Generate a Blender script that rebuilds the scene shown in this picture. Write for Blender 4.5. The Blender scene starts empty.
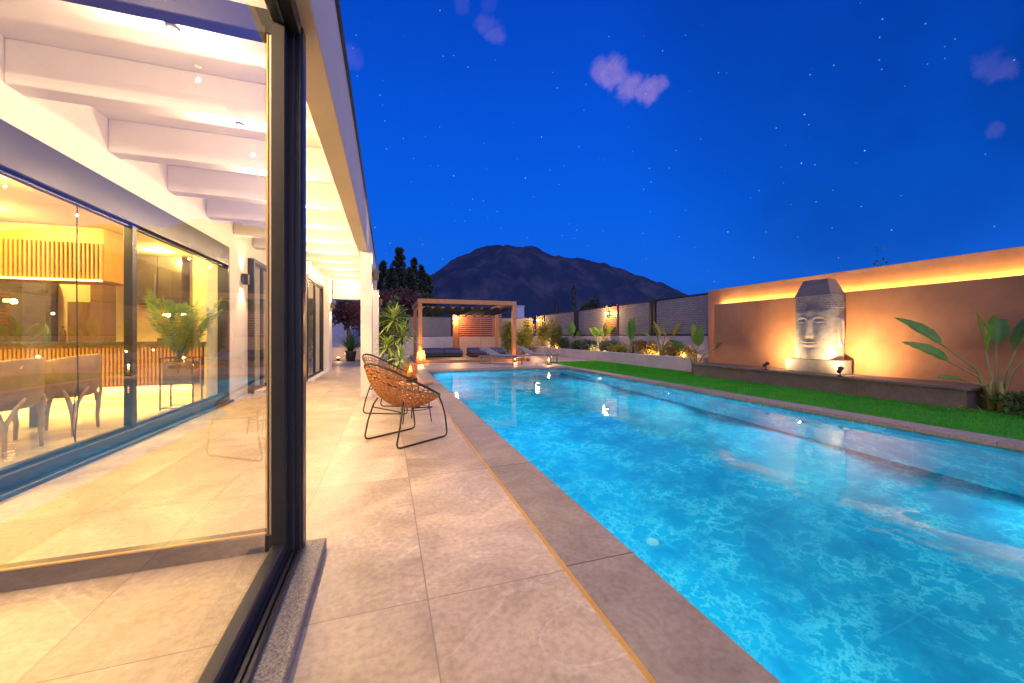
import bpy, math, random
from mathutils import Vector, Matrix, noise, Euler
R=math.radians; PI=math.pi
random.seed(7)
scn=bpy.context.scene; COL=scn.collection
# ------------------------------------------------------------------ helpers
class MB:
    """collects faces; build() links them as ONE mesh object"""
    def __init__(s): s.v=[]; s.f=[]; s.sm=[]
    def add(s,vs,fs,smooth=False):
        o=len(s.v); s.v.extend([tuple(p) for p in vs])
        for f in fs: s.f.append([i+o for i in f]); s.sm.append(smooth)
    def box(s,x0,x1,y0,y1,z0,z1,bev=0.0):
        if x0>x1:x0,x1=x1,x0
        if y0>y1:y0,y1=y1,y0
        if z0>z1:z0,z1=z1,z0
        b=min(bev,(x1-x0)*.45,(y1-y0)*.45,(z1-z0)*.45)
        if b<=0:
            vs=[(x,y,z) for z in(z0,z1) for y in(y0,y1) for x in(x0,x1)]
            s.add(vs,[(0,2,3,1),(4,5,7,6),(0,1,5,4),(2,6,7,3),(0,4,6,2),(1,3,7,5)]); return s
        # chamfered box : 24 verts
        vs=[];idx={}
        def V(sx,sy,sz,ax):
            k=(sx,sy,sz,ax)
            if k not in idx:
                X=[x0,x1][sx];Y=[y0,y1][sy];Z=[z0,z1][sz]
                dx=b*(1 if sx==0 else -1);dy=b*(1 if sy==0 else -1);dz=b*(1 if sz==0 else -1)
                p=[X,Y,Z]
                if ax!=0:p[0]+=dx
                if ax!=1:p[1]+=dy
                if ax!=2:p[2]+=dz
                idx[k]=len(vs);vs.append(p)
            return idx[k]
        fs=[]
        fs.append([V(0,0,0,0),V(0,0,1,0),V(0,1,1,0),V(0,1,0,0)]); fs.append([V(1,0,0,0),V(1,1,0,0),V(1,1,1,0),V(1,0,1,0)])
        fs.append([V(0,0,0,1),V(1,0,0,1),V(1,0,1,1),V(0,0,1,1)]); fs.append([V(0,1,0,1),V(0,1,1,1),V(1,1,1,1),V(1,1,0,1)])
        fs.append([V(0,0,0,2),V(0,1,0,2),V(1,1,0,2),V(1,0,0,2)]); fs.append([V(0,0,1,2),V(1,0,1,2),V(1,1,1,2),V(0,1,1,2)])
        for a in(0,1):
            for c in(0,1):
                fs.append([V(a,c,0,0),V(a,c,1,0),V(a,c,1,1),V(a,c,0,1)][::(1 if a!=c else -1)])
                fs.append([V(a,0,c,0),V(a,0,c,2),V(a,1,c,2),V(a,1,c,0)][::(1 if a!=c else -1)])
                fs.append([V(0,a,c,1),V(1,a,c,1),V(1,a,c,2),V(0,a,c,2)][::(1 if a!=c else -1)])
        for a in(0,1):
            for c in(0,1):
                for d in(0,1):
                    t=[V(a,c,d,0),V(a,c,d,1),V(a,c,d,2)]
                    fs.append(t if (a+c+d)%2==0 else t[::-1])
        s.add(vs,fs); return s
    def tube(s,pts,r,n=8,closed=False,smooth=True):
        P=[Vector(p) for p in pts]; m=len(P)
        rr=r if isinstance(r,(list,tuple)) else [r]*m
        vs=[];prev=None
        for i in range(m):
            a=P[(i-1)%m] if (closed or i>0) else P[i]
            b=P[(i+1)%m] if (closed or i<m-1) else P[i]
            t=(b-a); t=t.normalized() if t.length>1e-9 else Vector((0,0,1))
            if prev is None:
                u=t.orthogonal().normalized()
            else:
                u=prev-t*prev.dot(t)
                u=u.normalized() if u.length>1e-6 else t.orthogonal().normalized()
            prev=u; w=t.cross(u)
            for k in range(n):
                an=2*PI*k/n
                vs.append(P[i]+(u*math.cos(an)+w*math.sin(an))*rr[i])
        fs=[]
        for i in range(m if closed else m-1):
            j=(i+1)%m
            for k in range(n):
                l=(k+1)%n
                fs.append((i*n+k,i*n+l,j*n+l,j*n+k))
        if not closed:
            fs.append(tuple(range(n))[::-1]); fs.append(tuple((m-1)*n+k for k in range(n)))
        s.add(vs,fs,smooth); return s
    def lathe(s,prof,c=(0,0,0),n=24,smooth=True):
        vs=[];fs=[]
        for (r,z) in prof:
            for k in range(n):
                a=2*PI*k/n; vs.append((c[0]+r*math.cos(a),c[1]+r*math.sin(a),c[2]+z))
        m=len(prof)
        for i in range(m-1):
            for k in range(n):
                l=(k+1)%n; fs.append((i*n+k,i*n+l,(i+1)*n+l,(i+1)*n+k))
        if prof[0][0]>1e-6: fs.append(tuple(range(n))[::-1])
        if prof[-1][0]>1e-6: fs.append(tuple((m-1)*n+k for k in range(n)))
        s.add(vs,fs,smooth); return s
    def quad(s,a,b,c,d,smooth=False): s.add([a,b,c,d],[(0,1,2,3)],smooth); return s
    def build(s,name,mat,parent=None,world=False,loc=None):
        me=bpy.data.meshes.new(name)
        vs=s.v
        if world and parent is not None:
            L=parent.matrix_basis.translation if parent.parent is None else (parent.parent.matrix_basis.translation)
            vs=[(x-L[0],y-L[1],z-L[2]) for x,y,z in vs]
        me.from_pydata(vs,[],s.f)
        me.polygons.foreach_set('use_smooth',s.sm)
        if mat: me.materials.append(mat)
        me.update()
        o=bpy.data.objects.new(name,me); COL.objects.link(o)
        if parent: o.parent=parent
        if loc: o.location=loc
        return o
def tag(o,label=None,cat=None,group=None,kind=None):
    if label:o['label']=label
    if cat:o['category']=cat
    if group:o['group']=group
    if kind:o['kind']=kind
    return o
def thing(name,label,cat,loc=(0,0,0),rz=0,group=None):
    o=bpy.data.objects.new(name,None); COL.objects.link(o); o.empty_display_size=.1
    o.location=loc; o.rotation_euler=(0,0,rz)
    return tag(o,label,cat,group)
def struct(o): o['kind']='structure'; return o
def dup(root,loc,rz=None,label=None):
    r=root.copy(); COL.objects.link(r); r.location=loc
    if rz is not None: r.rotation_euler=(0,0,rz)
    if label: r['label']=label
    for ch in list(root.children):
        c=ch.copy(); COL.objects.link(c); c.parent=r
        for g in list(ch.children):
            d=g.copy(); COL.objects.link(d); d.parent=c
    return r
def lamp(kind,name,loc,energy,color,parent=None,rot=(0,0,0),size=.05,spot=90,blend=.5,sy=None):
    l=bpy.data.lights.new(name,kind); l.energy=energy; l.color=color
    if kind=='AREA':
        l.size=size
        if sy: l.shape='RECTANGLE'; l.size_y=sy
        else: l.shape='DISK'
    else: l.shadow_soft_size=size
    if kind=='SPOT': l.spot_size=R(spot); l.spot_blend=blend
    o=bpy.data.objects.new(name,l); COL.objects.link(o); o.location=loc; o.rotation_euler=rot
    if parent:
        o.parent=parent
    return o
# ------------------------------------------------------------------ materials
def nt(name):
    m=bpy.data.materials.new(name); m.use_nodes=True
    n=m.node_tree.nodes; l=m.node_tree.links
    return m,n,l,n['Principled BSDF']
def pbr(name,c1,c2=None,rough=.6,metal=0,scale=6,bump=0,bscale=60,detail=5,spec=.5,stretch=None,rvar=0.1,lo=.35,hi=.65,trans=0):
    m,n,l,p=nt(name)
    p.inputs['Roughness'].default_value=rough; p.inputs['Metallic'].default_value=metal
    p.inputs['Specular IOR Level'].default_value=spec
    if c2 is None: c2=tuple(x*.8 for x in c1)
    tc=n.new('ShaderNodeTexCoord'); mp=n.new('ShaderNodeMapping')
    if stretch: mp.inputs['Scale'].default_value=stretch
    l.new(tc.outputs['Object'],mp.inputs['Vector'])
    no=n.new('ShaderNodeTexNoise'); no.inputs['Scale'].default_value=scale; no.inputs['Detail'].default_value=detail
    no.inputs['Roughness'].default_value=.62
    l.new(mp.outputs[0],no.inputs['Vector'])
    cr=n.new('ShaderNodeValToRGB'); e=cr.color_ramp.elements
    e[0].position=lo;e[0].color=(*c1,1);e[1].position=hi;e[1].color=(*c2,1)
    l.new(no.outputs['Fac'],cr.inputs[0]); l.new(cr.outputs[0],p.inputs['Base Color'])
    mr=n.new('ShaderNodeMapRange'); mr.inputs['To Min'].default_value=max(0.02,rough-rvar); mr.inputs['To Max'].default_value=min(1,rough+rvar)
    l.new(no.outputs['Fac'],mr.inputs['Value']); l.new(mr.outputs[0],p.inputs['Roughness'])
    if bump:
        nb=n.new('ShaderNodeTexNoise'); nb.inputs['Scale'].default_value=bscale; nb.inputs['Detail'].default_value=6
        l.new(mp.outputs[0],nb.inputs['Vector'])
        b=n.new('ShaderNodeBump'); b.inputs['Strength'].default_value=bump; b.inputs['Distance'].default_value=.01
        l.new(nb.outputs['Fac'],b.inputs['Height']); l.new(b.outputs[0],p.inputs['Normal'])
    if trans:
        p.inputs['Subsurface Weight'].default_value=0
    return m
def leafmat(name,c1,c2,rough=.45,scale=3,tr=.35):
    m=pbr(name,c1,c2,rough,scale=scale)
    n=m.node_tree.nodes;l=m.node_tree.links;p=n['Principled BSDF']
    t=n.new('ShaderNodeBsdfTranslucent'); mx=n.new('ShaderNodeMixShader'); mx.inputs[0].default_value=tr
    l.new(p.inputs['Base Color'].links[0].from_socket,t.inputs['Color'])
    l.new(p.outputs[0],mx.inputs[1]); l.new(t.outputs[0],mx.inputs[2]); l.new(mx.outputs[0],n['Material Output'].inputs['Surface'])
    return m
def emis(name,c,st):
    m,n,l,p=nt(name); p.inputs['Base Color'].default_value=(.8,.8,.8,1)
    p.inputs['Emission Color'].default_value=(*c,1); p.inputs['Emission Strength'].default_value=st
    return m
def glass(name,tint=(1,1,1),f0=.045,rough=0.0):
    m,n,l,p=nt(name); n.remove(p)
    tr=n.new('ShaderNodeBsdfTransparent'); tr.inputs[0].default_value=(*tint,1)
    gl=n.new('ShaderNodeBsdfGlossy'); gl.inputs['Roughness'].default_value=rough; gl.inputs[0].default_value=(1,1,1,1)
    lw=n.new('ShaderNodeLayerWeight'); lw.inputs['Blend'].default_value=.5
    po=n.new('ShaderNodeMath'); po.operation='POWER'; po.inputs[1].default_value=5
    ma=n.new('ShaderNodeMath'); ma.operation='MULTIPLY_ADD'; ma.inputs[1].default_value=1-f0; ma.inputs[2].default_value=f0
    l.new(lw.outputs['Facing'],po.inputs[0]); l.new(po.outputs[0],ma.inputs[0])
    mx=n.new('ShaderNodeMixShader'); l.new(ma.outputs[0],mx.inputs[0]); l.new(tr.outputs[0],mx.inputs[1]); l.new(gl.outputs[0],mx.inputs[2])
    l.new(mx.outputs[0],n['Material Output'].inputs['Surface'])
    return m
def mathn(n,l,op,a,b=None,c=None,clamp=False):
    k=n.new('ShaderNodeMath'); k.operation=op; k.use_clamp=clamp
    for i,v in enumerate((a,b,c)):
        if v is None: continue
        if isinstance(v,(int,float)): k.inputs[i].default_value=v
        else: l.new(v,k.inputs[i])
    return k.outputs[0]
def tilemat(name,cols,px,py,ox,oy,joint=.003,jcol=(.25,.22,.19),rough=.35,vein=(.75,.7,.62),veinamt=.5,stagger=0,jdark=.6,vs=1.0,bump=.15):
    """large-format stone tiles: joints, per-tile shade, clouding and fine veins"""
    m,n,l,p=nt(name)
    tc=n.new('ShaderNodeTexCoord'); sp=n.new('ShaderNodeSeparateXYZ'); l.new(tc.outputs['Object'],sp.inputs[0])
    fx=mathn(n,l,'DIVIDE',mathn(n,l,'SUBTRACT',sp.outputs[0],ox),px)
    ix=mathn(n,l,'FLOOR',fx)
    y0=mathn(n,l,'SUBTRACT',sp.outputs[1],oy)
    if stagger: y0=mathn(n,l,'ADD',y0,mathn(n,l,'MULTIPLY',mathn(n,l,'MODULO',mathn(n,l,'ABSOLUTE',ix),2.0),stagger*py))
    fy=mathn(n,l,'DIVIDE',y0,py); iy=mathn(n,l,'FLOOR',fy)
    def edge(f,i,s):
        fr=mathn(n,l,'SUBTRACT',f,i)
        d=mathn(n,l,'MINIMUM',fr,mathn(n,l,'SUBTRACT',1.0,fr))
        return mathn(n,l,'MULTIPLY',d,s)
    d=mathn(n,l,'MINIMUM',edge(fx,ix,px),edge(fy,iy,py))
    j=mathn(n,l,'LESS_THAN',d,joint)
    cb=n.new('ShaderNodeCombineXYZ'); l.new(ix,cb.inputs[0]); l.new(iy,cb.inputs[1])
    wn=n.new('ShaderNodeTexWhiteNoise'); wn.noise_dimensions='3D'; l.new(cb.outputs[0],wn.inputs['Vector'])
    off=n.new('ShaderNodeVectorMath'); off.operation='MULTIPLY_ADD'; l.new(wn.outputs['Color'],off.inputs[0]); off.inputs[1].default_value=(17,23,9); l.new(tc.outputs['Object'],off.inputs[2])
    n1=n.new('ShaderNodeTexNoise'); n1.inputs['Scale'].default_value=1.9*vs; n1.inputs['Detail'].default_value=11; n1.inputs['Roughness'].default_value=.70; n1.inputs['Distortion'].default_value=.6
    l.new(off.outputs[0],n1.inputs['Vector'])
    cr=n.new('ShaderNodeValToRGB'); e=cr.color_ramp.elements
    e[0].position=.33;e[0].color=(*cols[0],1);e[1].position=.68;e[1].color=(*cols[1],1)
    l.new(n1.outputs['Fac'],cr.inputs[0])
    n2=n.new('ShaderNodeTexNoise'); n2.inputs['Scale'].default_value=1.1*vs; n2.inputs['Detail'].default_value=6; n2.inputs['Distortion'].default_value=1.6
    l.new(off.outputs[0],n2.inputs['Vector'])
    v=mathn(n,l,'ABSOLUTE',mathn(n,l,'SUBTRACT',n2.outputs['Fac'],.5))
    v=mathn(n,l,'SUBTRACT',1.0,mathn(n,l,'MULTIPLY',v,85.0),clamp=True)
    v=mathn(n,l,'MULTIPLY',v,mathn(n,l,'MULTIPLY',mathn(n,l,'SUBTRACT',n1.outputs['Fac'],.38),2.2,clamp=True))
    mv=n.new('ShaderNodeMix'); mv.data_type='RGBA'; l.new(mathn(n,l,'MULTIPLY',v,veinamt),mv.inputs[0]); l.new(cr.outputs[0],mv.inputs[6]); mv.inputs[7].default_value=(*vein,1)
    hv=n.new('ShaderNodeHueSaturation'); l.new(mathn(n,l,'MULTIPLY_ADD',wn.outputs['Value'],.34,.83),hv.inputs['Value']); l.new(mv.outputs[2],hv.inputs['Color'])
    # fine speckle
    n3=n.new('ShaderNodeTexNoise'); n3.inputs['Scale'].default_value=38; n3.inputs['Detail'].default_value=5; l.new(tc.outputs['Object'],n3.inputs['Vector'])
    ms=n.new('ShaderNodeMix'); ms.data_type='RGBA'; ms.blend_type='MULTIPLY'; ms.inputs[0].default_value=.5
    l.new(hv.outputs[0],ms.inputs[6]); c3=n.new('ShaderNodeValToRGB'); c3.color_ramp.elements[0].position=.3; c3.color_ramp.elements[0].color=(.55,.52,.5,1); c3.color_ramp.elements[1].position=.6; l.new(n3.outputs['Fac'],c3.inputs[0]); l.new(c3.outputs[0],ms.inputs[7])
    mj=n.new('ShaderNodeMix'); mj.data_type='RGBA'; l.new(mathn(n,l,'MULTIPLY',j,jdark),mj.inputs[0]); l.new(ms.outputs[2],mj.inputs[6]); mj.inputs[7].default_value=(*jcol,1)
    l.new(mj.outputs[2],p.inputs['Base Color'])
    l.new(mathn(n,l,'MULTIPLY_ADD',n1.outputs['Fac'],.3,rough-.15),p.inputs['Roughness'])
    b=n.new('ShaderNodeBump'); b.inputs['Strength'].default_value=bump; b.inputs['Distance'].default_value=.004
    hsum=mathn(n,l,'SUBTRACT',mathn(n,l,'ADD',n1.outputs['Fac'],mathn(n,l,'MULTIPLY',n3.outputs['Fac'],.4)),mathn(n,l,'MULTIPLY',j,1.2))
    l.new(hsum,b.inputs['Height']); l.new(b.outputs[0],p.inputs['Normal'])
    return m
M={}
M['white']=pbr('white_render',(.78,.75,.71),(.70,.67,.63),.75,scale=1.3,bump=.12,bscale=180)
M['terrace']=tilemat('terrace_stone',((.37,.295,.22),(.70,.59,.46)),.61,1.37,.155,1.54,joint=.0028,jdark=.8,jcol=(.22,.19,.165),veinamt=1.3,vein=(.80,.73,.63),rough=.42)
M['coping']=tilemat('coping_stone',((.25,.215,.185),(.37,.325,.285)),3.0,1.37,-1,2.93,joint=.004,jcol=(.06,.05,.045),veinamt=.15,vein=(.35,.3,.27),rough=.55,vs=2.5,jdark=.9)
M['coping_r']=tilemat('coping_rough',((.20,.19,.19),(.30,.285,.28)),3.0,.62,-1,.2,joint=.004,jcol=(.08,.07,.07),veinamt=0,rough=.6,vs=5,bump=.5)
M['inner_floor']=tilemat('porcelain_floor',((.55,.50,.43),(.66,.62,.55)),.9,.9,.1,.1,veinamt=.2,rough=.2,bump=.02)
M['brass']=pbr('brass_strip',(.75,.46,.12),(.66,.38,.09),.45,metal=.35)
M['dark_frame']=pbr('anthracite_aluminium',(.024,.026,.032),(.028,.03,.036),.32,scale=3,spec=.35,rvar=.01)
M['dark']=pbr('black_steel',(.02,.018,.017),(.03,.027,.024),.45)
M['gasket']=pbr('rubber_gasket',(.012,.012,.012),(.02,.02,.02),.7)
M['glass']=glass('clear_glass',(.97,.985,.98),.05)
M['glass_door']=glass('coated_door_glass',(.96,.975,.98),.17)
M['glass_dark']=glass('tinted_glass',(.55,.57,.6),.09)
M['granite']=pbr('granite_sill',(.12,.115,.11),(.34,.32,.30),.5,scale=150,bump=.2,bscale=120,lo=.4,hi=.6)
M['stone_ledge']=tilemat('ledge_stone',((.115,.095,.085),(.19,.16,.14)),9,1.62,0,.55,joint=.004,jcol=(.05,.04,.035),veinamt=.2,vein=(.26,.22,.19),rough=.6,vs=2)
M['wall_render']=pbr('textured_render',(.46,.26,.15),(.38,.21,.12),.85,scale=2,bump=.55,bscale=90)
M['panel_render']=pbr('panel_plaster',(.60,.285,.12),(.44,.195,.08),.8,scale=1.1,detail=9,bump=.25,bscale=60)
M['planter']=pbr('planter_render',(.55,.50,.49),(.44,.40,.39),.8,scale=1.5,bump=.2,bscale=120)
M['statue']=pbr('carved_stone',(.38,.35,.305),(.25,.23,.20),.8,scale=9,bump=.5,bscale=80)
M['pedestal']=pbr('pedestal_stone',(.15,.135,.12),(.21,.19,.165),.7,scale=8,bump=.3)
M['oak']=pbr('iroko_timber',(.55,.25,.09),(.42,.18,.06),.5,scale=4,stretch=(8,8,1),bump=.1)
M['decking']=pbr('deck_timber',(.34,.19,.10),(.24,.13,.07),.55,scale=5,stretch=(1,9,9),bump=.15)
M['slat']=pbr('slat_timber',(.42,.18,.085),(.30,.125,.055),.55,scale=5,stretch=(1,8,8))
M['slat_pale']=pbr('weathered_slat_timber',(.50,.33,.24),(.40,.26,.18),.6,scale=5,stretch=(1,8,8))
M['rib']=pbr('ribbed_oak_panel',(.50,.27,.075),(.42,.21,.05),.45,scale=3,stretch=(6,6,1))
M['cream']=pbr('cream_plaster',(.72,.60,.40),(.68,.56,.36),.8,scale=1)
M['brown']=pbr('walnut_panel',(.20,.12,.075),(.15,.085,.05),.45,scale=4,stretch=(6,6,1))
M['darkunit']=pbr('dark_appliance',(.05,.04,.035),(.07,.06,.05),.3)
M['leather']=pbr('brown_leather',(.34,.21,.11),(.26,.155,.08),.5,scale=12,bump=.15,bscale=200)
M['chairwood']=pbr('bent_beech',(.42,.29,.16),(.33,.22,.12),.4,scale=6,stretch=(3,3,1))
M['rattan']=pbr('rattan_cane',(.50,.22,.055),(.36,.14,.035),.5,scale=30,bump=.2,bscale=150)
M['cushion']=pbr('blue_grey_cushion',(.10,.12,.25),(.075,.09,.19),.9,scale=14,bump=.2,bscale=300)
M['canopy']=pbr('canopy_fabric',(.035,.06,.085),(.05,.085,.115),.9,scale=8)
M['lounge_fabric']=pbr('grey_sling_fabric',(.24,.24,.27),(.19,.19,.22),.8,scale=20)
M['alu']=pbr('grey_aluminium',(.25,.25,.27),(.2,.2,.22),.4,metal=.6)
M['fence']=None
M['rear_infill']=pbr('grey_fence_board',(.22,.205,.20),(.17,.16,.155),.8,scale=3,stretch=(1,1,6))
M['soil']=pbr('garden_soil',(.05,.035,.022),(.09,.06,.04),.95,scale=12,bump=.8,bscale=30)
M['bark']=pbr('bark',(.09,.065,.045),(.14,.10,.07),.9,scale=10,bump=.5,bscale=40)
M['stalk']=pbr('plant_stalk',(.30,.26,.08),(.22,.20,.06),.6,scale=5)
M['banana']=leafmat('banana_leaf',(.07,.26,.04),(.19,.36,.06),.4)
M['banana_y']=leafmat('yellowing_leaf',(.55,.42,.07),(.40,.36,.06),.45)
M['spiky']=leafmat('dracaena_leaf',(.20,.36,.05),(.36,.45,.09),.45)
M['palm']=leafmat('palm_leaf',(.10,.24,.04),(.18,.30,.06),.45)
M['shrub']=leafmat('shrub_leaf',(.055,.13,.035),(.11,.17,.05),.5)
M['shrub_y']=leafmat('golden_shrub_leaf',(.38,.37,.06),(.24,.28,.05),.5)
M['shrub_g']=leafmat('silver_shrub_leaf',(.10,.15,.12),(.16,.20,.15),.6)
M['drygrass']=leafmat('tawny_grass_blade',(.34,.24,.08),(.24,.19,.06),.6)
M['conifer']=leafmat('conifer_needles',(.02,.035,.022),(.045,.055,.035),.7,tr=.15)
M['plum']=leafmat('plum_leaf',(.10,.035,.045),(.17,.07,.07),.6)
M['grass']=leafmat('turf_blade',(.02,.33,.008),(.07,.50,.014),.6,scale=2.5,tr=.4)
M['turf']=pbr('turf_base',(.015,.2,.01),(.025,.25,.015),.95,scale=9,bump=.6,bscale=120)
M['ground']=pbr('dry_ground',(.10,.085,.06),(.15,.125,.09),.95,scale=.4,bump=.4,bscale=6)
M['pot']=pbr('black_pot',(.03,.03,.032),(.045,.045,.045),.5)
M['concrete_box']=pbr('grey_planter_box',(.07,.062,.058),(.10,.09,.08),.7,scale=8,stretch=(1,1,9))
M['led']=emis('led_strip',(1,.50,.08),14)
M['lampglow']=emis('lamp_glass',(1,.72,.38),9)
M['lampglow_s']=emis('sconce_glass',(1,.60,.22),22)
M['downglow']=emis('downlight_lens',(1,.68,.30),14)
M['poolglow']=emis('pool_light_lens',(.6,.9,1),3)
M['flame']=emis('candle_flame',(1,.45,.08),22)
M['wax']=pbr('candle_wax',(.75,.62,.42),(.7,.56,.36),.5)
M['amber_glass']=glass('amber_glass',(1,.82,.55),.06)
M['plastic']=pbr('white_plastic',(.75,.78,.8),(.65,.68,.7),.4)
M['wood_top']=pbr('mango_wood_top',(.45,.27,.12),(.34,.19,.08),.45,scale=5,stretch=(1,7,1))
M['dark_roof']=pbr('roof_flashing',(.05,.05,.06),(.07,.07,.08),.5,metal=.3)
M['box_house']=pbr('pale_blue_render',(.40,.42,.62),(.35,.37,.56),.85)
M['screen']=emis('screen_glow',(.35,.95,1),3)
# lattice fence infill
def fence_mat():
    m,n,l,p=nt('fence_lattice_infill')
    tc=n.new('ShaderNodeTexCoord')
    br=n.new('ShaderNodeTexBrick'); br.offset=.5
    mp=n.new('ShaderNodeMapping'); mp.inputs['Rotation'].default_value=(R(90),0,R(90)); 
    sp=n.new('ShaderNodeSeparateXYZ'); cb=n.new('ShaderNodeCombineXYZ'); l.new(tc.outputs['Object'],sp.inputs[0])
    s=mathn(n,l,'ADD',sp.outputs[0],sp.outputs[1]); l.new(s,cb.inputs[0]); l.new(sp.outputs[2],cb.inputs[1])
    l.new(cb.outputs[0],br.inputs['Vector'])
    br.inputs['Scale'].default_value=1; br.inputs['Brick Width'].default_value=.2; br.inputs['Row Height'].default_value=.072; br.inputs['Mortar Size'].default_value=.006; br.inputs['Mortar Smooth'].default_value=.3
    br.inputs['Color1'].default_value=(.30,.285,.275,1); br.inputs['Color2'].default_value=(.24,.23,.225,1); br.inputs['Mortar'].default_value=(.07,.07,.075,1)
    l.new(br.outputs['Color'],p.inputs['Base Color']); p.inputs['Roughness'].default_value=.8
    b=n.new('ShaderNodeBump'); b.inputs['Strength'].default_value=.5; b.inputs['Distance'].default_value=.006; b.invert=True
    l.new(br.outputs['Fac'],b.inputs['Height']); l.new(b.outputs[0],p.inputs['Normal'])
    return m
M['fence']=fence_mat()
def pool_mat():
    m,n,l,p=nt('pool_marble_caustic_tile')
    tc=n.new('ShaderNodeTexCoord'); sp=n.new('ShaderNodeSeparateXYZ'); l.new(tc.outputs['Object'],sp.inputs[0])
    n1=n.new('ShaderNodeTexNoise'); n1.inputs['Scale'].default_value=2.2; n1.inputs['Detail'].default_value=10; n1.inputs['Distortion'].default_value=.1; n1.inputs['Roughness'].default_value=.74
    l.new(tc.outputs['Object'],n1.inputs['Vector'])
    cr=n.new('ShaderNodeValToRGB'); e=cr.color_ramp.elements
    e[0].position=.32;e[0].color=(.003,.215,.40,1);e[1].position=.70;e[1].color=(.008,.43,.62,1)
    l.new(n1.outputs['Fac'],cr.inputs[0])
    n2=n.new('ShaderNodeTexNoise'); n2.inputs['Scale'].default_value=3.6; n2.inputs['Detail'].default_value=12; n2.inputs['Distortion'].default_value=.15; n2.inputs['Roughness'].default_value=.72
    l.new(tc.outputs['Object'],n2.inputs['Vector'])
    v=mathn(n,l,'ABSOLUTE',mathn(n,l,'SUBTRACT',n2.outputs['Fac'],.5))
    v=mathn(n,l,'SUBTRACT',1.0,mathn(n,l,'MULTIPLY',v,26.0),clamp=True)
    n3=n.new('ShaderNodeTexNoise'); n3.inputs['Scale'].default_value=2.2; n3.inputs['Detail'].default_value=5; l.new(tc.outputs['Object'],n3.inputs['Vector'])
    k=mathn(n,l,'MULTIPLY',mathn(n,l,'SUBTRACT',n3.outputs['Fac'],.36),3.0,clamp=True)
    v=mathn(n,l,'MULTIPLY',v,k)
    mx=n.new('ShaderNodeMix'); mx.data_type='RGBA'; l.new(mathn(n,l,'MULTIPLY',v,.75),mx.inputs[0]); l.new(cr.outputs[0],mx.inputs[6]); mx.inputs[7].default_value=(.34,.80,.86,1)  # pale web: marbling plus caustic ripple light painted into the tile colour
    # slab joints
    def jt(o,px,off):
        f=mathn(n,l,'DIVIDE',mathn(n,l,'ADD',o,off),px); fr=mathn(n,l,'FRACT',f)
        return mathn(n,l,'MULTIPLY',mathn(n,l,'MINIMUM',fr,mathn(n,l,'SUBTRACT',1.0,fr)),px)
    d=mathn(n,l,'MINIMUM',jt(sp.outputs[0],1.2,.35),jt(sp.outputs[1],1.2,20.1))
    j=mathn(n,l,'LESS_THAN',d,.008)
    mj=n.new('ShaderNodeMix'); mj.data_type='RGBA'; l.new(mathn(n,l,'MULTIPLY',j,.12),mj.inputs[0]); l.new(mx.outputs[2],mj.inputs[6]); mj.inputs[7].default_value=(.25,.70,.82,1)
    l.new(mj.outputs[2],p.inputs['Base Color']); p.inputs['Roughness'].default_value=.5
    return m
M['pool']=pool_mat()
def water_mat():
    m,n,l,p=nt('pool_water'); n.remove(p)
    g=n.new('ShaderNodeBsdfGlass'); g.inputs['IOR'].default_value=1.27; g.inputs['Roughness'].default_value=0.0; g.inputs['Color'].default_value=(.93,.99,1,1)
    tc=n.new('ShaderNodeTexCoord')
    na=n.new('ShaderNodeTexNoise'); na.inputs['Scale'].default_value=1.6; na.inputs['Detail'].default_value=3; na.inputs['Distortion'].default_value=.4
    l.new(tc.outputs['Object'],na.inputs['Vector'])
    b=n.new('ShaderNodeBump'); b.inputs['Strength'].default_value=.11; b.inputs['Distance'].default_value=.05
    nb=n.new('ShaderNodeTexNoise'); nb.inputs['Scale'].default_value=7; nb.inputs['Detail'].default_value=2; l.new(tc.outputs['Object'],nb.inputs['Vector'])
    l.new(mathn(n,l,'ADD',na.outputs['Fac'],mathn(n,l,'MULTIPLY',nb.outputs['Fac'],.16)),b.inputs['Height']); l.new(b.outputs[0],g.inputs['Normal'])
    l.new(g.outputs[0],n['Material Output'].inputs['Surface'])
    return m
M['water']=water_mat()
def mountain_mat():
    m,n,l,p=nt('mountain_rock_scrub')
    tc=n.new('ShaderNodeTexCoord')
    a=n.new('ShaderNodeTexNoise'); a.inputs['Scale'].default_value=.006; a.inputs['Detail'].default_value=10; a.inputs['Roughness'].default_value=.68
    mp=n.new('ShaderNodeMapping'); mp.inputs['Scale'].default_value=(1,1,.55); l.new(tc.outputs['Object'],mp.inputs[0]); l.new(mp.outputs[0],a.inputs['Vector'])
    cr=n.new('ShaderNodeValToRGB'); e=cr.color_ramp.elements
    e[0].position=.47;e[0].color=(.016,.03,.08,1);e[1].position=.68;e[1].color=(.05,.055,.11,1)
    l.new(a.outputs['Fac'],cr.inputs[0]); l.new(cr.outputs[0],p.inputs['Base Color']); p.inputs['Roughness'].default_value=1
    p.inputs['Specular IOR Level'].default_value=0
    return m
M['mount']=mountain_mat()
# ------------------------------------------------------------------ camera
F=379.0; CX=512.0; HY=336.0; CH=1.05; TH=math.atan(125/379)
cam=bpy.data.cameras.new('camera'); camo=bpy.data.objects.new('camera',cam); COL.objects.link(camo)
camo.location=(0,0,CH); camo.rotation_euler=(R(90),0,-TH)
cam.sensor_width=36; cam.lens=F/1024*36; cam.shift_y=-(341.5-HY)/1024; cam.clip_start=.02; cam.clip_end=20000
scn.camera=camo
def pxdir(x,y):
    s,c=math.sin(TH),math.cos(TH); r=(x-CX)/F; u=-(y-HY)/F
    return Vector((s+r*c,c-r*s,u)).normalized()
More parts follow.
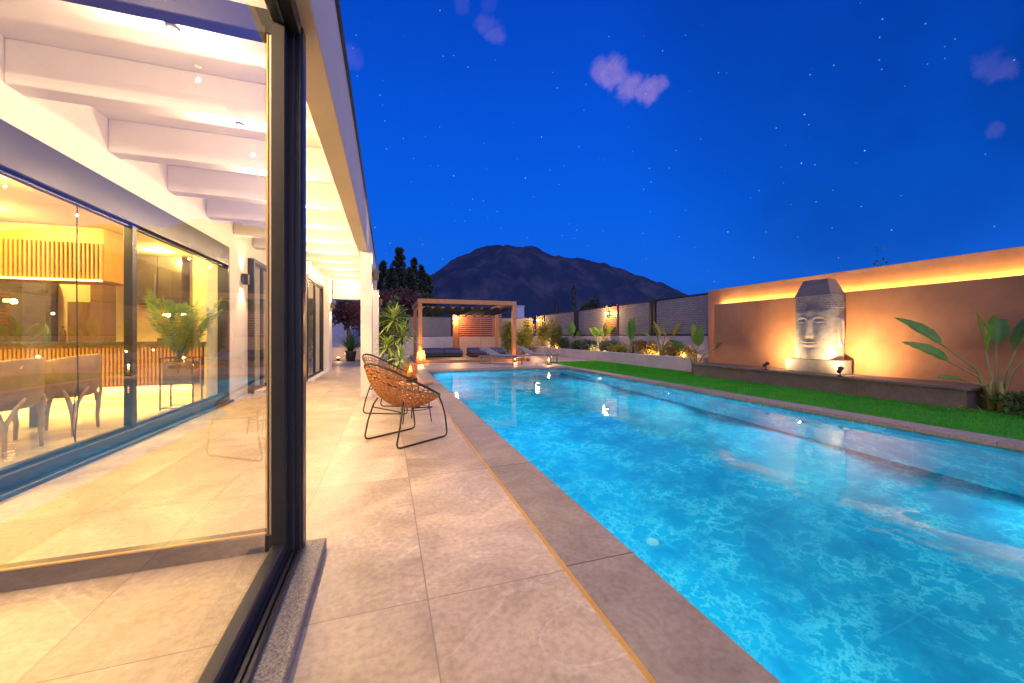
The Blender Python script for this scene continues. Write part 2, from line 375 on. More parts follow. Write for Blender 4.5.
# ------------------------------------------------------------------ world
w=bpy.data.worlds.new('World'); scn.world=w; w.use_nodes=True
n=w.node_tree.nodes; l=w.node_tree.links
bg=n['Background']
tc=n.new('ShaderNodeTexCoord'); D=tc.outputs['Generated']
sp=n.new('ShaderNodeSeparateXYZ'); l.new(D,sp.inputs[0])
cr=n.new('ShaderNodeValToRGB'); l.new(sp.outputs[2],cr.inputs[0])
el=cr.color_ramp.elements
el[0].position=0; el[0].color=(.010,.085,.50,1)
el[1].position=1; el[1].color=(.001,.030,.30,1)
for pos,c in((.13,(.006,.125,.74)),(.30,(.001,.112,.78)),(.48,(.0006,.088,.70)),(.66,(.0005,.06,.55))):
    e=el.new(pos); e.color=(*c,1)
sky=n.new('ShaderNodeTexSky'); sky.sky_type='NISHITA'; sky.sun_disc=False; sky.sun_elevation=R(-4); sky.sun_rotation=R(250)
skm=n.new('ShaderNodeMix'); skm.data_type='RGBA'; skm.blend_type='ADD'; skm.inputs[0].default_value=.10; l.new(cr.outputs[0],skm.inputs[6]); l.new(sky.outputs[0],skm.inputs[7])
# soft large-scale unevenness (thin dark cloud veils)
nz=n.new('ShaderNodeTexNoise'); nz.inputs['Scale'].default_value=2.4; nz.inputs['Detail'].default_value=5; l.new(D,nz.inputs['Vector'])
veil=n.new('ShaderNodeMapRange'); veil.inputs['From Min'].default_value=.42; veil.inputs['From Max'].default_value=.72; veil.inputs['To Min'].default_value=1; veil.inputs['To Max'].default_value=.55; l.new(nz.outputs['Fac'],veil.inputs['Value'])
# darker towards the upper right quarter of the sky, where the veil is thick
dr=pxdir(930,10)
dt=n.new('ShaderNodeVectorMath'); dt.operation='DOT_PRODUCT'; l.new(D,dt.inputs[0]); dt.inputs[1].default_value=dr
vk=n.new('ShaderNodeMapRange'); vk.inputs['From Min'].default_value=.86; vk.inputs['From Max'].default_value=.99; vk.interpolation_type='SMOOTHSTEP'; l.new(dt.outputs['Value'],vk.inputs['Value'])
vm=mathn(n,l,'MULTIPLY_ADD',mathn(n,l,'SUBTRACT',veil.outputs[0],1.0),vk.outputs[0],1.0)
vm=mathn(n,l,'MULTIPLY',vm,mathn(n,l,'MULTIPLY_ADD',vk.outputs[0],-.30,1.0))
vs=n.new('ShaderNodeVectorMath'); vs.operation='SCALE'; l.new(skm.outputs[2],vs.inputs[0]); l.new(vm,vs.inputs['Scale'])
# stars
def starlayer(scale,thr,gain,offs):
    ad=n.new('ShaderNodeVectorMath'); ad.operation='ADD'; ad.inputs[1].default_value=offs; l.new(D,ad.inputs[0])
    vo=n.new('ShaderNodeTexVoronoi'); vo.inputs['Scale'].default_value=scale; l.new(ad.outputs[0],vo.inputs['Vector'])
    s1=mathn(n,l,'SUBTRACT',1.0,mathn(n,l,'DIVIDE',vo.outputs['Distance'],thr),clamp=True)
    return mathn(n,l,'MULTIPLY',mathn(n,l,'POWER',s1,1.2),gain)
st=mathn(n,l,'ADD',starlayer(20,.030,1.2,(.3,.1,.7)),starlayer(44,.066,.6,(1.3,2.1,.2)))
st=mathn(n,l,'MULTIPLY',st,mathn(n,l,'GREATER_THAN',sp.outputs[2],.12))
stc=n.new('ShaderNodeVectorMath'); stc.operation='SCALE'; stc.inputs[0].default_value=(.62,.85,1.0); l.new(st,stc.inputs['Scale'])
sa=n.new('ShaderNodeVectorMath'); sa.operation='ADD'; l.new(vs.outputs[0],sa.inputs[0]); l.new(stc.outputs[0],sa.inputs[1])
# small clouds
cn=n.new('ShaderNodeTexNoise'); cn.inputs['Scale'].default_value=20; cn.inputs['Detail'].default_value=9; cn.inputs['Roughness'].default_value=.68; l.new(D,cn.inputs['Vector'])
co=n.new('ShaderNodeVectorMath'); co.operation='SUBTRACT'; l.new(cn.outputs['Color'],co.inputs[0]); co.inputs[1].default_value=(.5,.5,.5)
cs=n.new('ShaderNodeVectorMath'); cs.operation='MULTIPLY_ADD'; l.new(co.outputs[0],cs.inputs[0]); cs.inputs[1].default_value=(.055,.055,.055); l.new(D,cs.inputs[2])
tot=None
for (x,y,r,a) in ((614,74,.062,.85),(602,70,.045,.6),(630,86,.056,.85),(645,92,.050,.85),(656,87,.042,.7),(486,24,.040,.20),(497,35,.040,.24),(463,6,.03,.12),(350,56,.040,.14),(357,62,.03,.1),(990,62,.034,.15),(1006,68,.032,.16),(996,130,.026,.14),(489,3,.03,.08)):
    c=pxdir(x,y)
    di=n.new('ShaderNodeVectorMath'); di.operation='DISTANCE'; l.new(cs.outputs[0],di.inputs[0]); di.inputs[1].default_value=c
    r=r*.62
    mr=n.new('ShaderNodeMapRange'); mr.interpolation_type='SMOOTHSTEP'; mr.inputs['From Min'].default_value=r; mr.inputs['From Max'].default_value=r*.42; mr.inputs['To Min'].default_value=0; mr.inputs['To Max'].default_value=a
    l.new(di.outputs['Value'],mr.inputs['Value'])
    tot=mr.outputs[0] if tot is None else mathn(n,l,'MAXIMUM',tot,mr.outputs[0])
cw=n.new('ShaderNodeTexNoise'); cw.inputs['Scale'].default_value=34; cw.inputs['Detail'].default_value=6; cw.inputs['Roughness'].default_value=.62; l.new(D,cw.inputs['Vector'])
cwm=n.new('ShaderNodeMapRange'); cwm.inputs['From Min'].default_value=.33; cwm.inputs['From Max'].default_value=.62; cwm.inputs['To Min'].default_value=.6; l.new(cw.outputs['Fac'],cwm.inputs['Value'])
tot=mathn(n,l,'MULTIPLY',tot,cwm.outputs[0])
cm=n.new('ShaderNodeMix'); cm.data_type='RGBA'; l.new(mathn(n,l,'MULTIPLY',tot,.85),cm.inputs[0]); l.new(sa.outputs[0],cm.inputs[6]); cm.inputs[7].default_value=(.33,.24,.64,1)
l.new(cm.outputs[2],bg.inputs['Color']); bg.inputs['Strength'].default_value=1.0
# ------------------------------------------------------------------ render settings
scn.view_settings.view_transform='Standard'; scn.view_settings.look='None'; scn.view_settings.exposure=0; scn.view_settings.gamma=1
scn.render.engine='CYCLES'
cy=scn.cycles; cy.use_denoising=True
try: cy.denoiser='OPENIMAGEDENOISE'; cy.denoising_input_passes='RGB_ALBEDO_NORMAL'
except Exception: pass
cy.max_bounces=12; cy.transparent_max_bounces=24; cy.diffuse_bounces=3; cy.glossy_bounces=5; cy.transmission_bounces=8
cy.caustics_reflective=False; cy.caustics_refractive=False; cy.sample_clamp_indirect=6; cy.blur_glossy=.5
cy.use_adaptive_sampling=False
WARM=(1,.66,.36); AMBER=(1,.64,.14); ORANGE=(1,.52,.16)
sn=bpy.data.lights.new('twilight','SUN'); sn.energy=2.1; sn.angle=R(105); sn.color=(1,.83,.74)
so=bpy.data.objects.new('twilight',sn); COL.objects.link(so); so.rotation_euler=Vector((.02,-.66,.72)).to_track_quat('Z','Y').to_euler()
# ================================================================== SETTING
PX0,PX1,PY0,PY1=1.12,5.75,-4.0,11.65       # pool opening
# ground: one sheet to the horizon with a hole for the pool (frame of quads)
g=MB(); E=9000; hx0,hx1,hy0,hy1=PX0-.2,PX1+.15,PY0-.2,PY1+.2; z=-.03
xs=[-E,-60,hx0,hx1,60,E]; ys=[-E,-60,hy0,hy1,60,E]
for i in range(5):
    for j in range(5):
        if i==2 and j==2: continue
        g.quad((xs[i],ys[j],z),(xs[i+1],ys[j],z),(xs[i+1],ys[j+1],z),(xs[i],ys[j+1],z))
struct(g.build('ground',M['ground']))
t=MB(); t.box(-2.40,.755,-4,14.2,-.026,0); struct(t.build('terrace_paving',M['terrace']))
t=MB(); t.box(.755,.775,-4,12.2,-.026,.004); struct(t.build('brass_edge_strip',M['brass']))
t=MB(); t.box(.775,PX0+.015,-4,12.2,-.05,.003,.004); struct(t.build('pool_coping',M['coping']))
t=MB(); t.box(PX0+.016,PX1+.3,PY1-.015,12.2,-.05,.003,.004); struct(t.build('pool_coping',M['coping']))
t=MB(); t.box(PX1-.015,PX1+.30,PY0,PY1-.016,-.05,.004,.004); struct(t.build('pool_coping',M['coping_r']))
t=MB(); t.box(.2,9.0,12.201,24,-.026,-.002); struct(t.build('rear_paving',M['terrace']))
t=MB(); t.box(-2.4,.199,14.2,24,-.026,-.006); struct(t.build('rear_path',M['coping_r']))
# pool basin
p=MB(); zb=-1.42
p.quad((PX0,PY0,zb),(PX1,PY0,zb),(PX1,PY1,zb),(PX0,PY1,zb))
p.quad((PX0,PY0,zb),(PX0,PY1,zb),(PX0,PY1,-.04),(PX0,PY0,-.04))
p.quad((PX1,PY1,zb),(PX1,PY0,zb),(PX1,PY0,-.04),(PX1,PY1,-.04))
p.quad((PX0,PY1,zb),(PX1,PY1,zb),(PX1,PY1,-.04),(PX0,PY1,-.04))
p.quad((PX1,PY0,zb),(PX0,PY0,zb),(PX0,PY0,-.04),(PX1,PY0,-.04))
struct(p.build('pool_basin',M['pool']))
wa=MB(); wa.quad((PX0+.001,PY0+.001,-.075),(PX1-.001,PY0+.001,-.075),(PX1-.001,PY1-.001,-.075),(PX0+.001,PY1-.001,-.075)); struct(wa.build('pool_water',M['water']))
# lawn
LX0,LX1,LY0,LY1=PX1+.301,8.35,-3.5,14.0
t=MB(); t.box(LX0,LX1,LY0,LY1,-.026,.0); struct(t.build('lawn_soil',M['turf']))
gr=MB()
random.seed(3)
for i in range(46000):
    y=LY0+(LY1-LY0)*random.random()**.9; x=random.uniform(LX0-.012,LX1)
    if x>7.78 and y<8.3: continue
    h=random.uniform(.018,.042); a=random.uniform(0,2*PI); wd=.0045+.001*y/4; dx,dy=math.cos(a)*wd,math.sin(a)*wd
    lx,ly=random.gauss(0,.014),random.gauss(0,.014)
    gr.add([(x-dx,y-dy,0),(x+dx,y+dy,0),(x+lx,y+ly,h)],[(0,1,2)])
tag(gr.build('lawn_grass',M['grass']),'short bright green turf between the pool and the garden wall','grass',kind='stuff')
t=MB(); t.box(8.5,8.94,8.9,22,-.02,.34); struct(t.build('bed_soil',M['soil']))
# mountain
def lerp(pts,x):
    if x<=pts[0][0]: return pts[0][1]
    for (a,b),(c,d) in zip(pts,pts[1:]):
        if x<=c: 
            k=(x-a)/(c-a); k=k*k*(3-2*k)*.5+k*.5
            return b+(d-b)*k
    return pts[-1][1]
ridge=[(300,22),(345,28),(395,44),(420,53),(434,62),(460,78),(485,86),(506,90),(530,88),(552,79),(575,77),(600,72),(620,66),(640,59),(660,53),(690,40),(730,30),(790,24),(860,18),(960,12),(1100,6)]
mo=MB(); NU,NV=260,80; vs_=[];fs_=[]
for i in range(NU+1):
    x=300+800*i/NU; dirv=pxdir(x,HY); dd=Vector((dirv.x,dirv.y,0)); k=1/ (dd.x*math.sin(TH)+dd.y*math.cos(TH))
    top=lerp(ridge,x)/F
    for j in range(NV+1):
        v=j/NV; dist=1900+2100*v
        prof=math.sin(min(1,v/.62)*PI/2)**1.25 if v<.62 else math.cos((v-.62)/.38*PI/2)
        P=dd*k*dist
        fn=noise.fractal(Vector((P.x*.0045,P.y*.0028,3.1)),.75,2.1,8)
        rg=abs(noise.noise(Vector((P.x*.006,P.y*.002,1.3))))
        zt=top*(1900+2100*.62)
        zz=zt*prof*(1+ .14*fn*(1-abs(prof)*.8)) - rg*150*prof*(1-prof)*1.8 + 13*noise.fractal(Vector((P.x*.013,P.y*.013,9)),.8,2.1,5)*prof
        vs_.append((P.x,P.y,zz-8))
for i in range(NU):
    for j in range(NV):
        a=i*(NV+1)+j; fs_.append((a,a+NV+1,a+NV+2,a+1))
mo.add(vs_,fs_,True); struct(mo.build('mountain',M['mount']))
# ================================================================== HOUSE
FX=-2.40
house=thing('house','white single storey house with a glazed dining room and joisted veranda beside the pool','house',(FX,7,0))
H=lambda mb,name,mat,par=None: mb.build(name,mat,par or house,world=True)
# facade pieces
b=MB(); b.box(-2.70,FX,-4,7.18,2.47,3.02); b.box(-2.70,FX,7.18,8.02,0,3.02); H(b,'wall',M['white'])
b=MB(); b.box(-2.70,-2.1,9.55,9.75,0,3.02); b.box(-2.7,FX,8.021,9.549,2.47,3.02); H(b,'wall',M['white'])
b=MB(); b.box(-2.7,-1.72,9.751,12.05,2.47,3.02); b.box(-3.6,-1.6,12.051,12.75,0,3.02); H(b,'wall',M['white'])
b=MB(); b.box(-2.7,-1.72,9.3,9.54,.0,2.47); H(b,'wall',M['white'])
# veranda
b=MB(); b.box(-2.399,-.48,-4,13.2,3.02,3.2); H(b,'veranda_ceiling',M['white'])
b=MB(); b.box(-.479,-.315,-4,13.2,2.5,2.96,.006); H(b,'edge_beam',M['white'])
b=MB(); b.box(-2.6,-.295,-4,13.25,3.201,3.235); H(b,'roof_edge',M['dark_roof'])
b=MB(); b.box(-.479,-.318,-4,13.2,2.961,3.20); H(b,'fascia',M['white'])
for y in (.42,1.43,2.44,3.42,4.40,5.38,6.36,7.34,8.32,9.30,10.28,11.26,12.24):
    x0=FX+.001 if y<9.4 else -1.719
    if y>12.1: x0=-1.599
    b=MB(); b.box(x0,-.481,y,y+.16,2.72,3.019,.006); H(b,'joist',M['white'])
b=MB(); b.box(-1.6,-.481,12.9,13.2,2.2,3.019,.006); H(b,'end_beam',M['white'])
for y in (6.92,12.55):
    b=MB(); b.box(-.425,-.245,y,y+.19,0,2.499,.006); H(b,'pillar',M['white'])
b=MB(); b.box(-8.0,-2.71,-4,13.2,2.76,3.2); H(b,'flat_roof',M['dark_roof'])
# window walls
def window(y0,y1,x,z0,z1,mull,glassm,parent,rail=.07,rail_top=.07,dep=.10):
    b=MB(); b.box(x-dep,x,y0,y1,z0,z0+rail,.004); b.box(x-dep,x,y0,y1,z1-rail_top,z1,.004)
    b.box(x-dep,x,y0,y0+.06,z0+rail,z1-rail_top); b.box(x-dep,x,y1-.06,y1,z0+rail,z1-rail_top)
    # inner profile steps
    b.box(x-dep*.7,x-dep*.35,y0+.06,y1-.06,z0+rail,z0+rail+.025); b.box(x-dep*.7,x-dep*.35,y0+.06,y1-.06,z1-rail_top-.025,z1-rail_top)
    f=b.build('sliding_window',M['dark_frame'],parent,world=True)
    for ym in mull:
        m_=MB(); m_.box(x-dep*.75,x-dep*.25,ym-.04,ym+.04,z0+rail,z1-rail_top,.004); m_.build('mullion',M['dark_frame'],f,world=True)
    ed=[y0+.06]+[v for m in mull for v in(m-.04,m+.04)]+[y1-.06]
    for a,c in zip(ed[::2],ed[1::2]):
        g_=MB(); g_.quad((x-dep*.5,a,z0+rail),(x-dep*.5,c,z0+rail),(x-dep*.5,c,z1-rail_top),(x-dep*.5,a,z1-rail_top)); g_.build('pane',glassm,f,world=True)
    return f
window(-4,7.17,FX+.01,.0,2.468,(-1.4,1.72,4.84),M['glass'],house,rail=.13,rail_top=.30,dep=.14)
window(8.03,9.29,FX+.10,.0,2.468,(8.66,),M['glass_dark'],house)
window(9.76,12.04,-1.73,.0,2.468,(10.9,),M['glass_dark'],house)
b=MB(); b.box(FX+.012,FX+.075,-4,7.17,0,.035,.005); H(b,'window_track',M['dark_frame'])
b=MB(); b.box(-1.74,-1.60,9.76,12.05,0,.05,.004); b.box(FX+.1,FX+.22,8.03,9.29,0,.05,.004); H(b,'window_sill',M['white'])
# rooms
b=MB(); b.box(-7.6,FX-.3,9.9,10.05,0,2.76); b.box(-7.75,-7.6,-4,10.05,0,2.76); b.box(-7.6,FX-.3,-4.15,-4,0,2.76); H(b,'room_wall',M['cream'])
b=MB(); b.box(-3.15,-2.701,7.86,8.01,.003,2.699); H(b,'room_wall',M['cream'])
b=MB(); b.box(-7.6,-2.7,-4,9.9,2.70,2.759); H(b,'room_ceiling',M['cream'])
b=MB(); b.box(-7.6,-2.4-.001,-4,9.9,-.026,.002); struct(b.build('dining_floor',M['inner_floor']))
b=MB(); b.box(-6,-1.8,12.76,13.0,0,2.7); H(b,'wall',M['white'])
b=MB(); b.box(-6.0,-2.71,10.06,12.74,2.4,2.7); b.box(-6,-5.8,10.06,12.74,0,2.4);b.box(-5.8,-3.61,12.6,12.74,0,2.4); H(b,'room_wall',M['cream'])
b=MB(); b.box(-5.8,-1.83,10.06,12.04,-.02,.001); struct(b.build('bedroom_floor',M['inner_floor']))
# -------- glazed enclosure beside the camera: sliding door + return partition + sill
gd=thing('sliding_glass_door','tall dark framed sliding glass door at the near left, standing on a granite sill','glass door',(-.42,0,0))
GDm=lambda mb,name,mat,par=None: mb.build(name,mat,par or gd,world=True)
b=MB(); b.box(-.47,-.372,1.985,2.062,.05,2.495,.006); b.box(-.478,-.40,1.945,1.984,.05,2.495,.004); b.box(-.46,-.380,1.965,1.9845,.05,2.495)
GDm(b,'corner_post',M['dark_frame'])
b=MB(); b.box(-.475,-.425,1.885,1.944,.055,2.49,.006); b.box(-.475,-.425,-2.0,1.884,.055,.145,.006); b.box(-.475,-.425,-2,1.884,2.41,2.49,.006)
fr=GDm(b,'frame',M['dark_frame'])
b=MB(); b.box(-.424,-.414,-2,1.944,.055,.085); b.box(-.410,-.395,-2,1.944,.055,.075); b.box(-.391,-.374,-2,1.984,.05,.070,.003); GDm(b,'track',M['dark_frame'])
b=MB(); b.box(-.424,-.374,-2,1.944,2.425,2.495,.003); GDm(b,'head_track',M['dark_frame'])
b=MB(); b.quad((-.45,-2,.145),(-.45,1.885,.145),(-.45,1.885,2.41),(-.45,-2,2.41)); GDm(b,'pane',M['glass_door'])
b=MB(); b.box(-.4745,-.4255,1.878,1.8845,.146,2.409); GDm(b,'gasket',M['gasket'])
b=MB(); b.box(-.50,-.285,-2.4,2.08,-.02,.0495,.004); struct(b.build('door_threshold',M['granite']))
gp=thing('glass_partition','fixed glass partition crossing the veranda at right angles behind the near glass door','glass screen',(-1.4,2.16,0))
b=MB(); b.box(-2.38,-.479,2.12,2.20,.0,.085,.004); b.box(-2.38,-.479,2.12,2.20,2.52,2.64,.004); b.box(-2.38,-2.31,2.12,2.20,.086,2.519)
gp_f=b.build('frame',M['dark_frame'],gp,world=True)
b=MB(); b.box(-.545,-.480,2.125,2.195,.086,2.519); b.build('jamb',M['white'],gp,world=True)
b=MB(); b.quad((-2.31,2.16,.085),(-.55,2.16,.085),(-.55,2.16,2.52),(-2.31,2.16,2.52)); b.build('pane',M['glass'],gp,world=True)
b=MB(); b.box(-2.31,-.557,2.125,2.135,.086,.093); b.box(-.556,-.5505,2.125,2.195,.086,2.519); b.build('lit_edge_bead',M['brass'],gp,world=True)  # gold bead: yellow lamplight on the frame edge put into colour
# ------------------------------------------------------------------ lights on the house
def sconce(loc,nx,ny,label,e=10,group='up-and-down wall lights on the house'):
    o=thing('wall_light',label,'wall light',loc,math.atan2(ny,nx),group)
    b=MB(); b.box(0,.02,-.035,.035,-.05,.05,.003); b.build('back_plate',M['dark'],o)
    b=MB()
    for (a,c,d,f_) in((.021,.028,-.05,.05),(.103,.11,-.05,.05)): b.box(a,c,d,f_,-.09,.09)
    b.box(.028,.103,-.05,-.043,-.09,.09); b.box(.028,.103,.043,.05,-.09,.09); b.build('housing',M['dark'],o)
    b=MB(); b.box(.03,.101,-.041,.041,-.03,.03); b.build('lens',M['lampglow'],o)
    lamp('SPOT','down_lamp',(.066,0,-.095),e,WARM,o,(0,0,0),.03,80,.6)
    lamp('SPOT','up_lamp',(.066,0,.095),e*.8,WARM,o,(PI,0,0),.03,80,.6)
    return o
sconce((FX,7.72,2.04),1,0,'black up-and-down light on the white wall just past the dining room window',60)
sconce((-1.6,12.42,1.95),1,0,'black up-and-down light on the white wall end near the far garden opening',60)
sconce((-.245,7.015,2.12),1,0,'black up-and-down light on the pool side of the nearer white pillar',60)
sconce((-.245,12.645,2.12),1,0,'black up-and-down light on the pool side of the farther white pillar',50)
for y in (.42,1.43,2.44,3.42,4.40,5.38,6.36,7.34,8.32,9.30,10.28,11.26,12.24):
    o=thing('joist_light','small round light fixed under one of the white veranda joists','ceiling light',(-1.1,y+.08,2.719),0,'small lights under the veranda joists')
    b=MB(); b.lathe([(0,-.001),(.03,-.001),(.03,-.02),(.022,-.022),(.02,-.014),(0,-.014)],n=18); b.build('trim',M['alu'],o)
    b=MB(); b.lathe([(0,-.018),(.018,-.018),(.018,-.0145)],n=16); b.build('lens',M['downglow'],o)
    lamp('POINT','lamp',(0,0,-.10),(110 if y<2 else 56 if y<8 else 38),(1,.65,.36),o,size=.009)
for (x,y) in ((-3.6,3.0),(-3.6,5.2),(-5.4,3.0),(-5.4,5.2),(-2.95,7.15),(-5.0,6.6),(-4.2,9.1),(-6.3,9.1)):
    o=thing('ceiling_light','small round downlight in the yellow lit dining room ceiling','ceiling light',(x,y,2.699),0,'recessed ceiling lights of the dining room')
    b=MB(); b.lathe([(.035,-.001),(.05,-.001),(.052,-.012),(.036,-.014),(.035,-.001)],n=20); b.build('trim',M['alu'],o)
    b=MB(); b.lathe([(0,-.004),(.034,-.004),(.034,-.001)],n=20); b.build('lens',M['downglow'],o)
    lamp('POINT','lamp',(0,0,-.06),190,AMBER,o,(0,0,0),.04)
# ------------------------------------------------------------------ dining room furniture
bar=thing('bar_counter','ribbed oak bar counter with a dark top and yellow lit plinth in the dining room','bar counter',(-4.6,8.15,0))
b=MB(); b.box(-6.6,-2.95,7.78,8.5,.90,.955,.005); b.build('countertop',M['darkunit'],bar,world=True)
b=MB(); b.box(-6.5,-2.99,7.86,8.45,.22,.899); b.build('carcass',M['rib'],bar,world=True)
b=MB(); x=-6.49
while x<-3.0:
    b.box(x,x+.03,7.825,7.8595,.22,.86,.008); x+=.05
b.build('ribbed_front',M['rib'],bar,world=True)
b=MB(); b.box(-6.45,-3.02,7.97,8.4,0.003,.219); b.build('plinth',M['cream'],bar,world=True)
b=MB(); b.box(-6.45,-3.02,7.88,7.90,.21,.219); b.build('light_strip',M['led'],bar,world=True)
lamp('AREA','plinth_lamp',(-4.7+4.6,7.91-8.15,.205),50,AMBER,bar,(0,0,0),3.3,sy=.02)
hood=thing('ribbed_canopy','ribbed oak canopy hanging above the bar counter with a yellow lit edge','canopy',(-5.4,7.6,1.9))
b=MB(); b.box(-6.8,-4.1,7.44,8.2,1.90,2.69); b.build('carcass',M['rib'],hood,world=True)
b=MB(); x=-6.79
while x<-4.11:
    b.box(x,x+.03,7.405,7.4395,1.90,2.45,.008); x+=.05
b.build('ribbed_front',M['rib'],hood,world=True)
b=MB(); b.box(-6.8,-4.09,7.36,7.3845,1.87,1.895); b.build('light_strip',M['led'],hood,world=True)
u=MB(); u.box(-7.2,-6.15,9.6,9.89,.002,2.12,.006); o=u.build('dark_cabinet',M['darkunit']); tag(o,'tall dark glass fronted cabinet against the back wall at the far left','cabinet')
u=MB(); u.box(-6.10,-6.08,9.599,9.602,1.72,1.76); 
u=MB(); u.box(-5.9,-5.45,9.7,9.89,.92,1.72,.005); tag(u.build('wall_cabinet',M['brown']),'brown timber wall cabinet behind the bar, left of the column','cabinet')
u=MB(); u.box(-5.44,-5.26,9.5,9.89,.002,2.69); tag(u.build('column',M['brown']),'brown timber column rising behind the bar counter','column')
u=thing('oven_unit','dark built-in oven and fridge cabinet high on the kitchen back wall','kitchen unit',(-4.45,9.7,1.7))
b=MB(); b.box(-4.80,-4.43,9.55,9.89,1.70,2.69,.004); b.build('left_door',M['darkunit'],u,world=True)
b=MB(); b.box(-4.425,-4.02,9.56,9.89,1.70,2.69,.004); b.build('right_door',M['darkunit'],u,world=True)
b=MB(); b.box(-4.46,-4.45,9.53,9.549,1.9,2.3); b.build('handle',M['alu'],u,world=True)
u=thing('coffee_machine','small dark coffee machine standing on the bar counter','coffee machine',(-3.62,8.2,.957))
b=MB(); b.box(-.12,.12,-.15,.15,0,.06,.01); b.box(-.12,.12,.02,.15,.06,.36,.015); b.box(-.12,.12,-.13,.0195,.26,.36,.015); b.build('body',M['darkunit'],u)
b=MB(); b.tube([(0,-.06,.26),(0,-.06,.20)],.03,10); b.build('spout',M['alu'],u)
for i,(x,y,hh,mk,lab) in enumerate(((-5.2,8.15,.30,'bottle_green','tall green bottle on the bar counter, left of the column'),(-5.05,8.22,.26,'bottle_brown','brown bottle on the bar counter beside the tall green one'),(-4.2,8.2,.28,'bottle_green','green bottle on the bar counter near the mullion'),(-3.3,8.15,.27,'bottle_brown','brown bottle on the bar counter beside the coffee machine'))):
    if mk not in M: M[mk]=pbr(mk,{'bottle_green':(.02,.07,.03),'bottle_brown':(.10,.045,.015)}[mk],None,.12)
    b=MB(); k_=hh/.3; b.lathe([(0,0),(.036,.0),(.038,.01),(.038,.17*k_),(.03,.20*k_),(.014,.225*k_),(.0135,.29*k_),(.016,.292*k_),(.016,.3*k_),(0,.3*k_)],n=18)
    o=b.build('bottle',M[mk],None,loc=(x,y,.956)); tag(o,lab,'bottle',group='bottles on the bar')
b=MB(); b.lathe([(0,.0),(.07,.0),(.075,.01),(.14,.07),(.15,.075),(.14,.078),(.07,.022),(0,.02)],n=26); o=b.build('bowl',M['plastic'],None,loc=(-4.25,5.1,.746)); tag(o,'white bowl on the dark dining table','bowl')
def dining_chair(loc,rz,label):
    o=thing('dining_chair',label,'chair',loc,rz,'dining chairs by the window')
    # barrel back: wraps around -y side ; seat centre at origin
    b=MB(); N=28; vs=[];fs=[]
    for i in range(N+1):
        a=R(200)+R(140+0)*i/N if False else R(165)+R(210)*i/N
        ca,sa=math.cos(a),math.sin(a)
        dip=.10*abs((i/N-.5)*2)**2.2
        for (r,zz) in ((.285,.44),(.315,.50),(.325,.84-dip),(.305,.855-dip),(.285,.84-dip),(.262,.50),(.262,.44)):
            vs.append((r*ca,r*sa*.95,zz))
    K=7
    for i in range(N):
        for k_ in range(K):
            q=(k_+1)%K; fs.append((i*K+k_,(i+1)*K+k_,(i+1)*K+q,i*K+q))
    fs.append(tuple(range(K))); fs.append(tuple(N*K+k_ for k_ in range(K))[::-1])
    b.add(vs,fs,True); b.build('backrest',M['leather'],o)
    b=MB(); b.lathe([(0,.40),(.24,.40),(.265,.42),(.262,.47),(.22,.50),(0,.505)],n=28); b.build('seat',M['leather'],o)
    for (sx,sy) in((1,1),(1,-1),(-1,1),(-1,-1)):
        b=MB()
        cx,cy=.19*sx,.19*sy
        b.tube([(cx*1.12,cy*1.12,0),(cx*1.1,cy*1.1,.16),(cx*1.1+.02*sx,cy*1.1,.27),(cx*1.25,cy*.95,.40),(cx*1.36,cy*.75,.52)],[.014,.019,.022,.02,.014],8)
        b.tube([(cx*1.1,cy*1.1,.20),(cx*1.08,cy*1.16,.30),(cx*.85,cy*1.35,.42),(cx*.6,cy*1.48,.50)],[.016,.018,.017,.012],8)
        b.build('leg',M['chairwood'],o)
    return o
dining_chair((-3.33,4.62,0),R(95),'brown leather barrel dining chair with split wooden legs, nearest the left edge')
dining_chair((-3.36,5.42,0),R(95),'brown leather barrel dining chair with split wooden legs, nearer the mullion and potted palm')
dt_=thing('dining_table','dark wooden dining table behind the two barrel chairs','table',(-4.3,4.7,0))
b=MB(); b.box(-.55,.55,-1.5,1.35,.70,.745,.01); b.build('tabletop',M['brown'],dt_)
for sx in(-1,1):
    for sy in(-1.35,1.2):
        b=MB(); b.box(.44*sx-.04,.44*sx+.04,sy-.04,sy+.04,0,.699,.006); b.build('leg',M['brown'],dt_)
c_=MB(); c_.tube([(-2.62,4.42,2.3),(-2.625,4.42,1.6),(-2.62,4.42,.9),(-2.615,4.425,.45),(-2.64,4.43,.2),(-2.62,4.40,.03)],.005,6); 
co_=thing('blind_cord','thin dark blind cord with a weight hanging inside the dining window','cord',(-2.62,4.42,0))
c_.build('cord',M['dark'],co_,world=True)
b=MB(); b.lathe([(0,0),(.018,.005),(.02,.03),(.008,.05),(0,.05)],(-2.62,4.40,.003),12); b.build('weight',M['dark'],co_,world=True)
b=MB(); b.tube([(-2.62,4.42,.62),(-2.66,4.45,.45),(-2.68,4.46,.25),(-2.64,4.43,.1)],.004,6); b.build('loop',M['dark'],co_,world=True)
